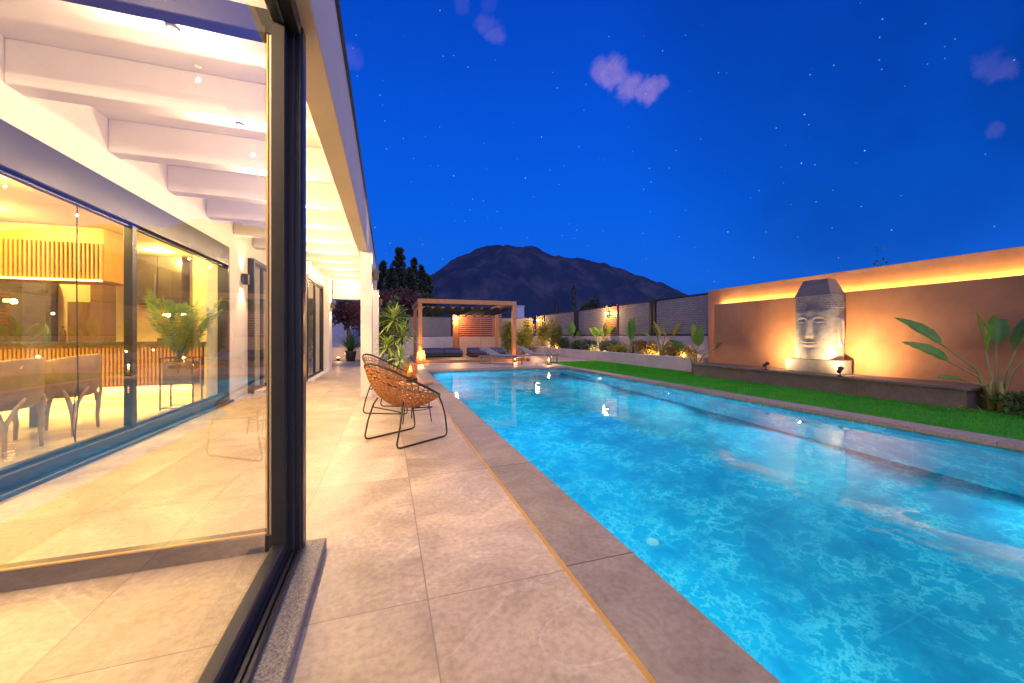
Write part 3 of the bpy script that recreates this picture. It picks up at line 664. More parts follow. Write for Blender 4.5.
# potted palm on a stand
ps=thing('plant_stand','thin black steel plant stand inside the dining window','plant stand',(-2.84,6.75,0))
for sx in(-.19,.19):
    for sy in(-.14,.14):
        b=MB(); b.box(sx-.008,sx+.008,sy-.008,sy+.008,.002,.74); b.build('leg',M['dark'],ps)
for zz in(.02,.36,.73):
    b=MB()
    b.box(-.181,.181,-.147,-.133,zz,zz+.012); b.box(-.181,.181,.133,.147,zz,zz+.012); b.box(-.197,-.183,-.131,.131,zz,zz+.012); b.box(.183,.197,-.131,.131,zz,zz+.012)
    b.build('rail',M['dark'],ps)
pp=thing('potted_palm','green areca palm in a grey box planter on the black stand','potted plant',(-2.84,6.75,.374))
b=MB(); b.box(-.17,.17,-.12,.12,0,.30,.006); b.build('planter',M['concrete_box'],pp)
b=MB(); b.box(-.155,.155,-.105,.105,.3005,.304); b.build('soil',M['soil'],pp)
def frond(mb,base,az,L,up,droop,nl=16,lw=.02,ll=.22):
    pts=[];d=Vector((math.cos(az),math.sin(az),0))
    for i in range(nl+1):
        t=i/nl; pts.append(Vector(base)+d*(L*t*math.cos(up)*(1-.1*t))+Vector((0,0,L*(t*math.sin(up)-droop*t*t))))
    mb.tube(pts,[.006*(1-.8*i/nl) for i in range(nl+1)],4)
    side=Vector((-d.y,d.x,0))
    for i in range(3,nl+1):
        t=i/nl; tg=(pts[i]-pts[i-1]).normalized(); l_=ll*(math.sin(PI*min(1,.15+t*.8)))**.7
        for sg in(-1,1):
            for q in(0,.5):
                b0=pts[i-1].lerp(pts[i],q)
                tip=b0+(side*sg*.8+tg*.75+Vector((0,0,-.18+random.uniform(-.12,.12)))).normalized()*l_*random.uniform(.85,1.1)
                wv=tg*lw*.5
                mid=b0.lerp(tip,.45)+Vector((0,0,.02))
                mb.add([b0-wv*.4,b0+wv*.4,mid+wv,tip,mid-wv],[(0,1,2,3,4)])
random.seed(21)
b=MB()
for i in range(22):
    frond(b,(random.uniform(-.07,.07),random.uniform(-.05,.05),.30),i*2.4+random.uniform(-.3,.3),random.uniform(.85,1.3),random.uniform(R(62),R(88)),random.uniform(.12,.36))
b.build('fronds',M['palm'],pp)
# ================================================================== TERRACE FURNITURE
def wicker_chair(loc,rz,label):
    """facing +x; tilted egg shell of woven cane on black sled legs"""
    o=thing('wicker_chair',label,'chair',loc,rz,'rattan lounge chairs on the terrace')
    def rim(a):
        c,s=math.cos(a),math.sin(a)
        x=.0+.345*c; y=.36*s
        zz=.605-.185*c-.055*s*s
        x-=.04*max(0,-c)
        return Vector((x,y,zz))
    def shell(rho,a):
        p=rim(a); c=Vector((-.07,0,.345))
        q=c.lerp(p,rho)
        bulge=(rho*(1-rho))*4
        q+=Vector((-.05*bulge*max(0,-math.cos(a)),.05*bulge*math.sin(a),-.055*bulge*(1-.35*max(0,math.cos(a)))))
        return q
    nr=38
    b=MB()
    for i in range(nr):
        a=2*PI*i/nr
        pts=[shell(.10+.90*k/12,a)+Vector((0,0,.004*(1 if (k+i)%2 else -1))) for k in range(13)]
        b.tube(pts,.0058,5)
    b.build('cane_spoke',M['rattan'],o)
    b=MB()
    for k in range(1,16):
        rho=.08+.90*k/16
        m=56; pts=[shell(rho,2*PI*i/m)+Vector((0,0,.006*(1 if (i+k)%2 else -1))) for i in range(m)]
        b.tube(pts,.0064,5,closed=True)
    b.build('cane_weave',M['rattan'],o)
    b=MB(); b.tube([rim(2*PI*i/64) for i in range(64)],.0115,8,closed=True); b.build('rim',M['dark'],o)
    for sy in(-1,1):
        y=.265*sy
        b=MB(); pt=[(.275,y*.70,.455),(.295,y*.9,.34),(.312,y,.22),(.335,y,.05),(.325,y,.018),(.295,y,.009),(0,y,.009),(-.24,y,.009),(-.27,y,.018),(-.28,y,.05),(-.245,y,.2),(-.20,y*.9,.36),(-.17,y*.8,.42)]
        b.tube(pt,.0085,8); b.build('sled_leg',M['dark'],o)
    b=MB(); b.tube([(-.21,-.25,.33),(-.16,0,.315),(-.21,.25,.33)],.007,6); b.tube([(.15,-.25,.33),(.1,0,.30),(.15,.25,.33)],.007,6); b.build('cross_bar',M['dark'],o)
    return o
wicker_chair((.17,4.02,0),R(34),'woven rattan tub chair on black sled legs, the nearer of the pair')
wicker_chair((.06,5.62,0),R(-24),'woven rattan tub chair half hidden behind the nearer one, beside the white pillar')
tb=thing('side_table','small round wooden side table on thin black legs between the rattan chairs','side table',(.33,4.78,0))
b=MB(); b.lathe([(0,.455),(.19,.455),(.215,.463),(.22,.478),(.215,.487),(0,.49)],n=32); b.build('tabletop',M['wood_top'],tb)
for i in range(3):
    a=R(100)+i*2*PI/3; c,s=math.cos(a),math.sin(a)
    b=MB(); b.tube([(.15*c,.15*s,.454),(.17*c,.17*s,.2),(.20*c,.20*s,.004)],.007,6); b.build('leg',M['dark'],tb)
b=MB(); b.tube([(.172*math.cos(a),.172*math.sin(a),.17) for a in [2*PI*i/24 for i in range(24)]],.005,6,closed=True); b.build('ring',M['dark'],tb)
cl=thing('candle_lantern','amber glass hurricane lantern with a lit candle on the small side table','lantern',(.27,4.80,.491))
b=MB(); b.lathe([(0,0),(.075,0),(.085,.01),(.085,.04),(.06,.048),(0,.048)],n=24); b.build('base',M['dark'],cl)
b=MB(); b.lathe([(.082,.049),(.088,.10),(.088,.24)],n=28); b.lathe([(.085,.24),(.079,.10),(.075,.052)],n=28); b.build('shade',M['amber_glass'],cl)
b=MB(); b.lathe([(0,.049),(.035,.049),(.035,.12),(.03,.125),(0,.122)],n=18); b.build('candle',M['wax'],cl)
b=MB(); b.lathe([(0,.128),(.012,.145),(.010,.165),(0,.195)],n=12); b.build('flame',M['flame'],cl)
lamp('POINT','candle_lamp',(0,0,.205),5,ORANGE,cl,size=.015)
o=thing('garden_uplight','small added uplight on the paving, brightening the potted dracaena','garden light',(.02,7.95,0))  # lamp added only to brighten the dracaena leaves
b=MB(); b.lathe([(0,0),(.04,0),(.045,.05),(.035,.052),(.03,.04),(0,.04)],n=14); b.build('housing',M['dark'],o)
b=MB(); b.lathe([(0,.041),(.028,.041),(.028,.0455),(0,.046)],n=14); b.build('lens',M['lampglow'],o)
lamp('SPOT','lamp',(0,0,.06),60,(1,.74,.36),o,(R(180),0,0),.03,130,.8)
# ---- plant helpers
def strap(mb,base,az,L,el,droop,wd,n_=7,fold=.25):
    d=Vector((math.cos(az),math.sin(az),0)); side=Vector((-d.y,d.x,0)); vs=[];fs=[]
    for i in range(n_+1):
        t=i/n_; c=Vector(base)+d*(L*t*math.cos(el))+Vector((0,0,L*(t*math.sin(el)-droop*t*t)))
        w_=wd*.5*(math.sin(PI*min(1,.12+.88*t)))**.7 if t<1 else .001
        up=Vector((0,0,fold*w_))
        vs+= [c-side*w_+up,c,c+side*w_+up]
    for i in range(n_):
        o=i*3; fs+=[(o,o+1,o+4,o+3),(o+1,o+2,o+5,o+4)]
    mb.add(vs,fs,True)
def dracaena(loc,stems,label,mat,scale=1,pot=True,name='spiky_plant',cat='plant'):
    o=thing(name,label,cat,loc)
    if pot:
        b=MB(); b.lathe([(0,0),(.14,0),(.19,.30),(.20,.33),(.175,.33),(.165,.29),(0,.28)],n=24); b.build('pot',M['pot'],o)
    bt=MB(); bl=MB()
    for (dx,dy,h) in stems:
        bt.tube([(dx*.2,dy*.2,.2 if pot else 0),(dx*.7,dy*.7,h*.55),(dx,dy,h)],[.022,.018,.014],7)
        for i in range(34):
            a=i*2.399; e=R(80)-R(100)*(i/34)+random.uniform(-.15,.15); L=(.36+.18*random.random())*scale
            strap(bl,(dx,dy,h-.10*(i/34)),a,L,e,.28+random.random()*.25,.038*scale,6)
    bt.build('stem',M['bark'],o); bl.build('leaves',mat,o); return o
random.seed(5)
dracaena((.14,8.35,0),[(0,0,1.45),(.18,.10,1.1),(-.14,.12,.85),(.12,-.15,.62)],'tall spiky yellow green dracaena in a pot past the nearer pillar',M['spiky'])
def leaf_blade(mb,base,dirv,L,wd,droop=.25,twist=0,tear=0):
    d=Vector(dirv).normalized(); side=d.cross(Vector((0,0,1))); side=side.normalized() if side.length>.05 else Vector((1,0,0))
    if twist: side=Matrix.Rotation(twist,3,d)@side
    nrm=side.cross(d); vs=[];fs=[];n_=18
    for i in range(n_+1):
        t=i/n_; c=Vector(base)+d*L*t+Vector((0,0,-droop*L*t*t))
        w_=wd*.5*(math.sin(PI*(.04+.96*t)**.85)**.8*(1-.25*t)) if t<1 else .003
        rg=1+ (random.uniform(-tear,tear) if 0<i<n_ else 0)
        vs+=[c-side*w_*rg+nrm*w_*(.50+random.uniform(-.1,.1)),c-side*w_*.5+nrm*w_*.28,c,c+side*w_*.5+nrm*w_*.28,c+side*w_*rg+nrm*w_*(.50+random.uniform(-.1,.1))]
    for i in range(n_):
        for k_ in range(4):
            o=i*5+k_; fs.append((o,o+1,o+6,o+5))
    mb.add(vs,fs,True)
def banana(loc,leaves,label,name='banana_plant',cat='plant',mat='banana',clump=3,group=None):
    o=thing(name,label,cat,loc,0,group)
    bs=MB(); bl=MB(); by=MB()
    for i in range(clump):
        a=i*2.1; bs.tube([(.05*math.cos(a),.05*math.sin(a),0),(.07*math.cos(a),.07*math.sin(a),.25),(.05*math.cos(a),.05*math.sin(a),.42)],[.035,.03,.015],8)
    ny=0
    for (az,el,sl,L,wd,dr,yel,*tw) in leaves:
        d=Vector((math.cos(az)*math.cos(el),math.sin(az)*math.cos(el),math.sin(el)))
        d0=(d*.45+Vector((0,0,.75))).normalized()
        p0=Vector((.03*math.cos(az),.03*math.sin(az),.05)); p1=p0+d0*sl*.55; p2=p1+d*sl*.5
        bs.tube([p0,p0.lerp(p1,.5)-Vector((d.x,d.y,0))*.01,p1,p2],[.028,.023,.017,.010],7)
        if yel: by=MB()
        leaf_blade(by if yel else bl,p2,d,L*1.25,wd*1.75,dr,tw[0] if tw else random.uniform(-.8,.8),.06)
        if yel: by.build('yellow_leaf',M['banana_y'],o)
    bs.build('stalk',M['stalk'],o)
    if bl.f: bl.build('leaves',M[mat],o)
    return o
# ================================================================== GARDEN WALL AND STATUE
gw=thing('garden_wall','long terracotta garden wall with a raised panel and glowing cove along its top','wall',(8.8,4,0))
b=MB(); b.box(8.78,9.05,-5,8.6,0,2.36,.008); b.build('back_wall',M['wall_render'],gw,world=True)
b=MB(); b.box(8.60,8.70,-5,8.22,.0,1.92,.006); b.build('front_panel',M['panel_render'],gw,world=True)
b=MB(); b.box(8.701,8.779,-5,8.12,0,1.86); b.build('batten',M['wall_render'],gw,world=True)
b=MB(); b.box(8.72,8.74,-5,8.14,1.865,1.885); b.box(8.72,8.74,8.13,8.15,.32,1.88); b.build('light_strip',M['led'],gw,world=True)
lamp('AREA','cove_lamp',(8.725-8.8,1.5-4,1.895),185,(1,.54,.10),gw,(PI,0,0),.03,sy=13.2)
lamp('AREA','cove_lamp',(8.735-8.8,8.165-4,1.1),75,(1,.54,.10),gw,(R(-90),0,0),.03,sy=1.5)
lg=thing('stone_bench','long low dark stone ledge built along the foot of the terracotta wall','ledge',(8.2,5.5,0))
b=MB(); b.box(7.84,8.599,3.10,8.16,0,.27); b.build('base',M['stone_ledge'],lg,world=True)
b=MB(); b.box(7.79,8.598,3.05,8.20,.271,.315,.006); b.build('top_slab',M['stone_ledge'],lg,world=True)
pd=MB(); pd.box(-.16,.22,-.50,.50,0,.27,.012); pdo=pd.build('pedestal',M['pedestal'],None,loc=(8.25,5.36,.316)); tag(pdo,'low grey stone block under the carved head','pedestal')
# carved head -----------------------------------------------------------------
hd=thing('stone_statue','pale carved stone head with curled hair standing on a stone block by the wall','statue',(8.34,5.36,.587))
def ss(a,b_,x):
    t=max(0,min(1,(x-a)/(b_-a))); return t*t*(3-2*t)
def gs(x,s): return math.exp(-(x/s)**2)
HH=1.27; A_,B_=.23,.375
NU,NV=300,170; vs=[];fs=[]
dense=[]
for i in range(6001):
    a=2*PI*i/6000; c,s=math.cos(a),math.sin(a); ex=2/4.6
    dense.append((-A_*math.copysign(abs(c)**ex,c),B_*math.copysign(abs(s)**ex,s)))
acc=[0]
for p0,p1 in zip(dense,dense[1:]): acc.append(acc[-1]+math.hypot(p1[0]-p0[0],p1[1]-p0[1]))
path=[];k_=0
for i in range(NU):
    t=acc[-1]*i/NU
    while acc[k_+1]<t: k_+=1
    f_=(t-acc[k_])/max(1e-9,acc[k_+1]-acc[k_]); path.append((dense[k_][0]+(dense[k_+1][0]-dense[k_][0])*f_,dense[k_][1]+(dense[k_+1][1]-dense[k_][1])*f_))
for j in range(NV+1):
    q=j/NV; zz=q*HH
    for i in range(NU):
        a=2*PI*i/NU; x,y=path[i]; c,s=-x/A_,y/B_
        jaw=1-.02*(1-ss(0,.38,q))**1.6 - .03*ss(.85,1,q)
        neck=1.0
        x*=neck; y*=jaw
        p_=y/B_
        fr=ss(.2,.95,c)              # front weight
        d=0.0
        hair=ss(.755,.785,q-.05*p_*p_+ .03*(1-gs(p_,.25)))
        face=1-hair
        # forehead / cheeks roundness
        d+=face*(.050*(1-p_*p_))
        # brow arches
        for sg in(-1,1):
            u=(p_-sg*.42)
            arch=.665-.40*(u*u)-.02*sg*0
            d+=face*.020*gs(q-arch,.018)*gs(u,.36)
            # eye sockets
            d-=face*.040*gs(q-.605,.055)*gs(u,.27)
            # eyelid bulge
            d+=face*.036*gs(q-.588,.032)*gs(u,.20)
            d-=face*.016*gs(q-(.563+.12*u*u),.008)*gs(u,.22)
            # cheeks
            d+=face*.022*gs(q-.36,.11)*gs(p_-sg*.5,.22)
            # nostril wings
            d+=face*.040*gs(q-.365,.028)*gs(p_-sg*.115,.06)
        # nose
        nb=ss(.335,.365,q)*(1-ss(.60,.68,q))
        d+=face*nb*(.045+.075*(1-ss(.36,.62,q)))*gs(p_,.085)
        # lips
        d+=face*.034*gs(q-.268,.020)*gs(p_,.23)
        d+=face*.036*gs(q-.222,.022)*gs(p_,.19)
        d-=face*.028*gs(q-(.245+.10*p_*p_),.007)*gs(p_,.27)
        d-=face*.014*gs(q-.185,.02)*gs(p_,.25)
        # chin
        d+=face*.036*gs(q-.09,.07)*gs(p_,.30)
        # philtrum
        d-=face*.008*gs(q-.315,.02)*gs(p_,.03)
        # urna
        d+=face*.014*gs(q-.735,.014)*gs(p_,.04)
        x-=d*fr
        # hair cap with curls
        if hair>0:
            cu=abs(math.sin((a*22)+ (math.floor(zz*24)%2)*PI/2))*abs(math.sin(zz*24*PI))
            ln=math.hypot(c**3,s**3)+1e-6; nx,ny=-c**3/ln,s**3/ln
            k_=(-.008+.022*cu)*hair*(1-.5*ss(.96,1,q))
            x+=nx*k_; y+=ny*k_
        # ears on both sides
        if abs(s)>.6:
            er=gs((x-.0),.085)
            e1=ss(.16,.20,q)*(1-ss(.64,.68,q))
            rim_=abs(((x-.0)/.075)**2+((q-.42)/.23)**2-.8)
            y+=math.copysign(1,s)*e1*(.022*gs((x)/.09,1)+.030*gs(rim_,.30))
        vs.append((x,y,zz))
for j in range(NV):
    for i in range(NU):
        k_=(i+1)%NU; fs.append((j*NU+i,j*NU+k_,(j+1)*NU+k_,(j+1)*NU+i))
fs.append(tuple(range(NU))); fs.append(tuple(NV*NU+i for i in range(NU))[::-1])
b=MB(); b.add(vs,fs,True); b.sm[-1]=False; b.sm[-2]=False; b.build('head',M['statue'],hd)
b=MB()
x0,x1,y0,y1=-.215,.215,-.345,.345; X0,X1,Y0,Y1=-.12,.12,-.225,.225
b.add([(x0,y0,HH+.003),(x1,y0,HH+.003),(x1,y1,HH+.003),(x0,y1,HH+.003),(X0,Y0,HH+.33),(X1,Y0,HH+.33),(X1,Y1,HH+.33),(X0,Y1,HH+.33)],[(3,2,1,0),(4,5,6,7),(0,1,5,4),(1,2,6,5),(2,3,7,6),(3,0,4,7)]); b.build('topknot',M['pedestal'],hd)
def garden_spot(loc,target,e,label):
    o=thing('garden_spotlight',label,'spotlight',loc,0,'garden spotlights on the ledge')
    T=(Vector(target)-Vector(loc)-Vector((0,0,.12))).normalized(); hdp=Vector((0,0,.12))
    b=MB(); b.lathe([(0,0),(.05,0),(.05,.012),(.012,.02),(.01,.08),(0,.08)],n=16); b.build('base',M['dark'],o)
    b=MB(); b.tube([(0,0,.08),hdp-T*.02],.008,6); b.build('bracket',M['dark'],o)
    b=MB(); b.tube([hdp-T*.07,hdp-T*.065,hdp+T*.03,hdp+T*.05],[.02,.033,.036,.044],16); b.build('lamp_head',M['dark'],o)
    b=MB(); b.tube([hdp+T*.0505,hdp+T*.052],.036,16); b.build('lens',M['downglow'],o)
    rot=(-T).to_track_quat('Z','Y').to_euler()
    lamp('SPOT','spot_lamp',hdp+T*.06,e,(1,.66,.32),o,rot,.03,165,1.0)
garden_spot((7.83,6.10,.316),(8.55,5.84,.92),190,'small black spotlight on the stone ledge left of the carved head')
garden_spot((7.83,4.68,.316),(8.55,4.86,.92),170,'small black spotlight in front of the right corner of the stone block')
# plant at the right end of the wall
random.seed(14)
lv=[]
for (az,el,sl,L,wd,dr) in ((R(140),R(34),.80,.50,.13,.12),(R(118),R(46),1.0,.56,.13,.14),(R(165),R(12),.62,.34,.08,.1),(R(75),R(80),.75,.50,.16,.05),(R(-30),R(70),.8,.55,.15,.1),(R(-70),R(58),.95,.6,.14,.25),(R(20),R(66),.9,.5,.14,.2)):
    lv.append((az,el,sl,L,wd,dr,0,{0:-.9,1:-.8,2:-.4}.get(len(lv),random.uniform(-.6,.6))))
banana((8.15,2.93,0),lv,'large paddle leaved plant at the right end of the stone ledge','paddle_leaf_plant',clump=4)
o=thing('ground_cover_plant','low sprig of pale green leaves in the grass beside the stone ledge','plant',(7.72,3.05,0))
b=MB()
for i in range(26): strap(b,(random.uniform(-.12,.12),random.uniform(-.12,.12),.0),random.uniform(0,6.28),random.uniform(.08,.2),R(random.uniform(20,70)),.4,.022,4)
b.build('leaves',M['spiky'],o)
def bush(loc,rx,ry,rz_,nl,ls,mat,label,name='shrub',cat='shrub',group=None,sprig=0):
    o=thing(name,label,cat,loc,0,group); b=MB(); bs=MB()
    cl=[]
    for i in range(9):
        a=random.uniform(0,6.28); r=random.random()**.5*.65
        cl.append((rx*r*math.cos(a),ry*r*math.sin(a),rz_*random.uniform(.35,.85),random.uniform(.35,.6)))
        bs.tube([(0,0,0),(rx*r*math.cos(a)*.4,ry*r*math.sin(a)*.4,rz_*.3),cl[-1][:3]],[.012,.009,.004],5)
    for i in range(nl):
        c=random.choice(cl); u=Vector((random.gauss(0,1),random.gauss(0,1),random.gauss(0,1))).normalized()*random.random()**.4
        p=Vector((c[0]+u.x*rx*c[3],c[1]+u.y*ry*c[3],max(.02,c[2]+u.z*rz_*c[3]*.7)))
        d=(u+Vector((random.gauss(0,.5),random.gauss(0,.5),random.gauss(.3,.5)))).normalized(); s_=d.orthogonal().normalized(); s_=Matrix.Rotation(random.uniform(0,6.28),3,d)@s_
        L=ls*random.uniform(.6,1.3); wv=s_*L*.28
        b.add([p,p+d*L*.5+wv,p+d*L,p+d*L*.5-wv],[(0,1,2,3)])
    bs.build('stem',M['bark'],o); b.build('leaves',mat,o); return o
random.seed(31)
bush((8.05,2.55,0),.45,.5,.26,900,.07,M['shrub'],'low dark green ground cover around the paddle leaved plant')
bush((9.45,4.9,0),.3,.3,2.62,420,.06,M['shrub'],'dark treetop just showing over the wall above the carved head','tree_sapling','tree')
bush((9.45,2.75,0),.3,.3,2.85,420,.07,M['shrub'],'dark treetop just showing over the wall near the right edge','tree_sapling','tree')
# ================================================================== SIDE AND REAR FENCE
bw=thing('retaining_wall','pale rendered retaining wall under the lattice fence behind the planting bed','wall',(9.0,15.6,0))
b=MB(); b.box(8.95,9.12,8.61,22.6,0,1.05,.006); b.build('wall',M['planter'],bw,world=True)
pw=thing('planter_wall','low pale planter wall between the lawn and the planting bed','wall',(8.42,15,0))
b=MB(); b.box(8.351,8.499,8.78,22.0,0,.42,.008); b.box(8.5,8.945,8.78,8.9,0,.42,.008); b.build('wall',M['planter'],pw,world=True)
panels=[(8.66,11.06,'grey lattice fence panel next to the terracotta wall'),(11.42,13.35,'grey lattice fence panel right of the brown slatted section'),(14.3,16.75,'grey fence panel left of the nearer brown slatted section'),(17.25,21.0,'grey fence panel left of the dark double post'),]
for y0,y1,lab in panels:
    o=thing('lattice_fence',lab,'fence panel',(9.02,(y0+y1)/2,1.05),0,'fence panels along the side')
    b=MB(); b.box(-.02,.02,-(y1-y0)/2+.001,(y1-y0)/2-.001,.06,1.22); b.build('infill',M['fence'],o)
    for za,zb_ in((1.2205,1.28),(.001,.0595)):
        b=MB(); b.box(-.03,.03,-(y1-y0)/2,(y1-y0)/2,za,zb_,.004); b.build('rail',M['dark_frame'],o)
for y,lab in ((11.15,'dark fence post, first of the pair by the terracotta wall'),(11.33,'dark fence post, second of the pair by the terracotta wall'),(16.87,'dark fence post, nearer of the pair in the middle of the side fence'),(17.12,'dark fence post, farther of the pair in the middle of the side fence')):
    b=MB(); b.box(-.05,.05,-.06,.06,0,1.32,.005); o=b.build('fence_post',M['dark_frame'],None,loc=(9.0,y,1.051)); tag(o,lab,'fence post',group='posts of the side fence')
def slat_panel(y0,y1,x,lab):
    o=thing('slatted_fence',lab,'slatted panel',(x,(y0+y1)/2,1.05),0,'brown slatted fence sections')
    h=(y1-y0)/2; b=MB(); z_=.02
    while z_<1.25: b.box(-.03,.0,-h+.04,h-.04,z_,z_+.07,.004); z_+=.095
    b.build('slats',M['slat'],o)
    for ya in (-h,h-.039):
        b=MB(); b.box(-.04,.02,ya,ya+.039,0,1.30); b.build('post',M['brown'],o)
    return o
slat_panel(13.42,14.25,9.0,'brown slatted fence section with a lit wall lamp, nearer one')
slat_panel(21.1,22.3,9.0,'brown slatted fence section with a lit wall lamp, by the far corner')
def fence_lamp(loc,nx,ny,lab,e=55):
    o=thing('fence_lamp',lab,'wall lamp',loc,math.atan2(ny,nx),'lit lamps on the fence')
    b=MB(); b.box(0,.02,-.06,.06,-.12,.12,.004); b.build('back_plate',M['dark'],o)
    b=MB(); b.box(.021,.13,-.09,.09,-.008,.008); b.build('bracket',M['dark'],o)
    b=MB(); b.lathe([(.03,.01),(.07,.015),(.075,.10),(.06,.105),(0,.10)],(.085,0,0),14); b.build('shade',M['lampglow_s'],o)
    lamp('POINT','lamp',(.22,0,.04),e,ORANGE,o,size=.06)
    return o
fence_lamp((8.955,14.03,1.95),-1,0,'glowing orange lamp on the nearer brown slatted fence section',120)
fence_lamp((8.955,21.7,1.97),-1,0,'glowing orange lamp on the brown slatted section by the far corner',120)
# rear boundary
rw=thing('rear_wall','pale low wall under the rear fence behind the timber pergola','wall',(3,22.3,0))
b=MB(); b.box(-.6,8.94,22.6,22.8,0,1.0,.006); b.build('wall',M['planter'],rw,world=True)
for i,(x0,x1,lab) in enumerate(((-.6,1.3,'plain grey rear fence panel left of the pergola'),(1.32,3.62,'plain grey rear fence panel seen through the pergola'),(6.2,8.9,'plain grey rear fence panel right of the pergola'))):
    o=thing('lattice_fence',lab,'fence panel',((x0+x1)/2,22.7,1.0),0,'panels of the rear fence')
    h=(x1-x0)/2; b=MB(); b.box(-h,h,-.02,.02,.03,1.16); b.build('infill',M['rear_infill'],o)
    b=MB(); b.box(-h,h,-.03,.03,1.1605,1.2); b.build('rail',M['dark_frame'],o)
sc=thing('slatted_screen','tall timber slatted screen at the back of the pergola','screen',(4.95,20.6,0))
b=MB(); z_=.98
while z_<2.25: b.box(-1.2,1.2,-.02,.02,z_,z_+.062,.003); z_+=.115
b.build('upper_slats',M['slat'],sc)
b=MB(); z_=.06
while z_<.92: b.box(-1.2,1.2,-.02,.02,z_,z_+.066,.003); z_+=.092
b.build('lower_slats',M['slat_pale'],sc)
b=MB()
for xx in(-1.22,0,1.18): b.box(xx,xx+.04,.021,.06,0,2.28)
b.build('post',M['brown'],sc)
o=thing('slatted_fence','narrow brown slatted column carrying a lamp beside the rear screen','slatted panel',(3.55,20.55,0))
b=MB(); b.box(-.16,.16,.0,.04,0,2.2); b.build('board',M['slat'],o); b=MB(); z_=.05
while z_<2.15: b.box(-.15,.15,-.03,-.001,z_,z_+.06); z_+=.085
b.build('slats',M['slat'],o)
fence_lamp((3.56,20.515,1.95),0,-1,'glowing orange lamp on the narrow brown column behind the pergola',190)
# ================================================================== PERGOLA
pg=thing('timber_pergola','square timber pergola on a low deck at the far end of the pool','pergola',(3.2,17,0))
b=MB(); b.box(1.05,5.75,14.95,19.35,-.001,.10,.008); b.build('deck',M['decking'],pg,world=True)
for (x,y) in ((1.22,15.12),(5.06,15.12),(1.30,19.05),(5.45,19.05)):
    b=MB(); b.box(x-.075,x+.075,y-.075,y+.075,.101,2.33,.006); b.build('post',M['oak'],pg,world=True)
b=MB(); b.box(1.12,5.16,15.04,15.20,2.331,2.50,.006); b.build('beam',M['oak'],pg,world=True)
b=MB(); b.box(1.22,5.53,18.97,19.13,2.331,2.50,.006); b.build('beam',M['oak'],pg,world=True)
b=MB(); b.box(1.15,1.29,15.201,18.969,2.335,2.50,.006); b.build('beam',M['oak'],pg,world=True)
b=MB()
for i in range(12):
    t=i/11; xa=5.06+(5.38-5.06)*t
b.box(5.02,5.16,15.201,18.969,2.335,2.50,.006); b.build('beam',M['oak'],pg,world=True)
cn_=MB(); NF=9
vs=[];fs=[]; NX=90; 
for i in range(NX+1):
    t=i/NX; x=1.34+3.62*t; sag=abs(math.sin(t*NF*PI))
    for j,yv in enumerate((15.3,16.3,17.4,18.4,18.9)):
        vs.append((x,yv,2.30-.04-.17*(1-sag**.6)-.06*j/4))
for i in range(NX):
    for j in range(4): a=i*5+j; fs.append((a,a+5,a+6,a+1))
cn_.add(vs,fs,True); o=cn_.build('shade_canopy',M['canopy']); tag(o,'dark folded fabric shade hanging in scallops under the pergola beams','shade canopy')
def sofa(loc,w_,label,rz=0):
    o=thing('outdoor_sofa',label,'sofa',loc,rz,'low sofas under the pergola')
    b=MB(); b.box(-w_/2,w_/2,-.40,.40,.03,.14,.01); b.build('base',M['dark'],o)
    b=MB(); k_=2
    for i in range(k_):
        a=-w_/2+w_*i/k_; b.box(a+.005,a+w_/k_-.005,-.40,.20,.141,.29,.04)
    b.build('seat_cushion',M['cushion'],o)
    b=MB()
    for i in range(k_):
        a=-w_/2+w_*i/k_; b.box(a+.005,a+w_/k_-.005,.205,.40,.15,.40,.05)
    b.build('back_cushion',M['cushion'],o); return o
sofa((2.45,17.6,.101),1.75,'low blue grey sofa at the left under the pergola')
sofa((4.45,17.4,.101),1.75,'low blue grey sofa at the right under the pergola, behind the loungers')
def lounger(loc,rz,label):
    o=thing('sun_lounger',label,'sun lounger',loc,rz,'sun loungers at the far end of the pool')
    b=MB()
    for sy in(-.3,.3):
        b.box(-.85,.85,sy-.02,sy+.02,.26,.31,.004)
    b.box(.81,.85,-.279,.279,.262,.308); b.box(-.85,-.81,-.279,.279,.262,.308); b.build('frame',M['alu'],o)
    for sx in(-.72,.72):
        for sy in(-.3,.3):
            b=MB(); b.box(sx-.02,sx+.02,sy-.0195,sy+.0195,0,.2595); b.build('leg',M['alu'],o)
    b=MB(); b.box(-.25,.84,-.275,.275,.312,.36,.02); b.build('mattress',M['lounge_fabric'],o)
    b=MB(); an=R(24); c,s=math.cos(an),math.sin(an)
    vs=[]
    for (u,v) in((0,0),(.62,0),(.62,.05),(0,.05)):
        for yy in(-.275,.275): vs.append((-.255-u*c-v*s*0,yy,.315+u*s+v*c))
    b.add(vs,[(0,1,3,2),(2,3,5,4),(4,5,7,6),(6,7,1,0),(0,2,4,6),(1,7,5,3)]); b.build('backrest',M['lounge_fabric'],o)
    for q in (-1,1):
        b=MB(); b.tube([(-.70,.3*q,.30),(-.72,.31*q,.52),(-.45,.31*q,.56),(-.42,.3*q,.30)],.012,6); b.build('armrest',M['alu'],o)
    return o
lounger((4.05,13.55,0),R(-52),'grey sun lounger with raised back in front of the pergola')
lounger((5.75,14.15,0),R(-50),'grey sun lounger beside the lawn, right of the pergola post')
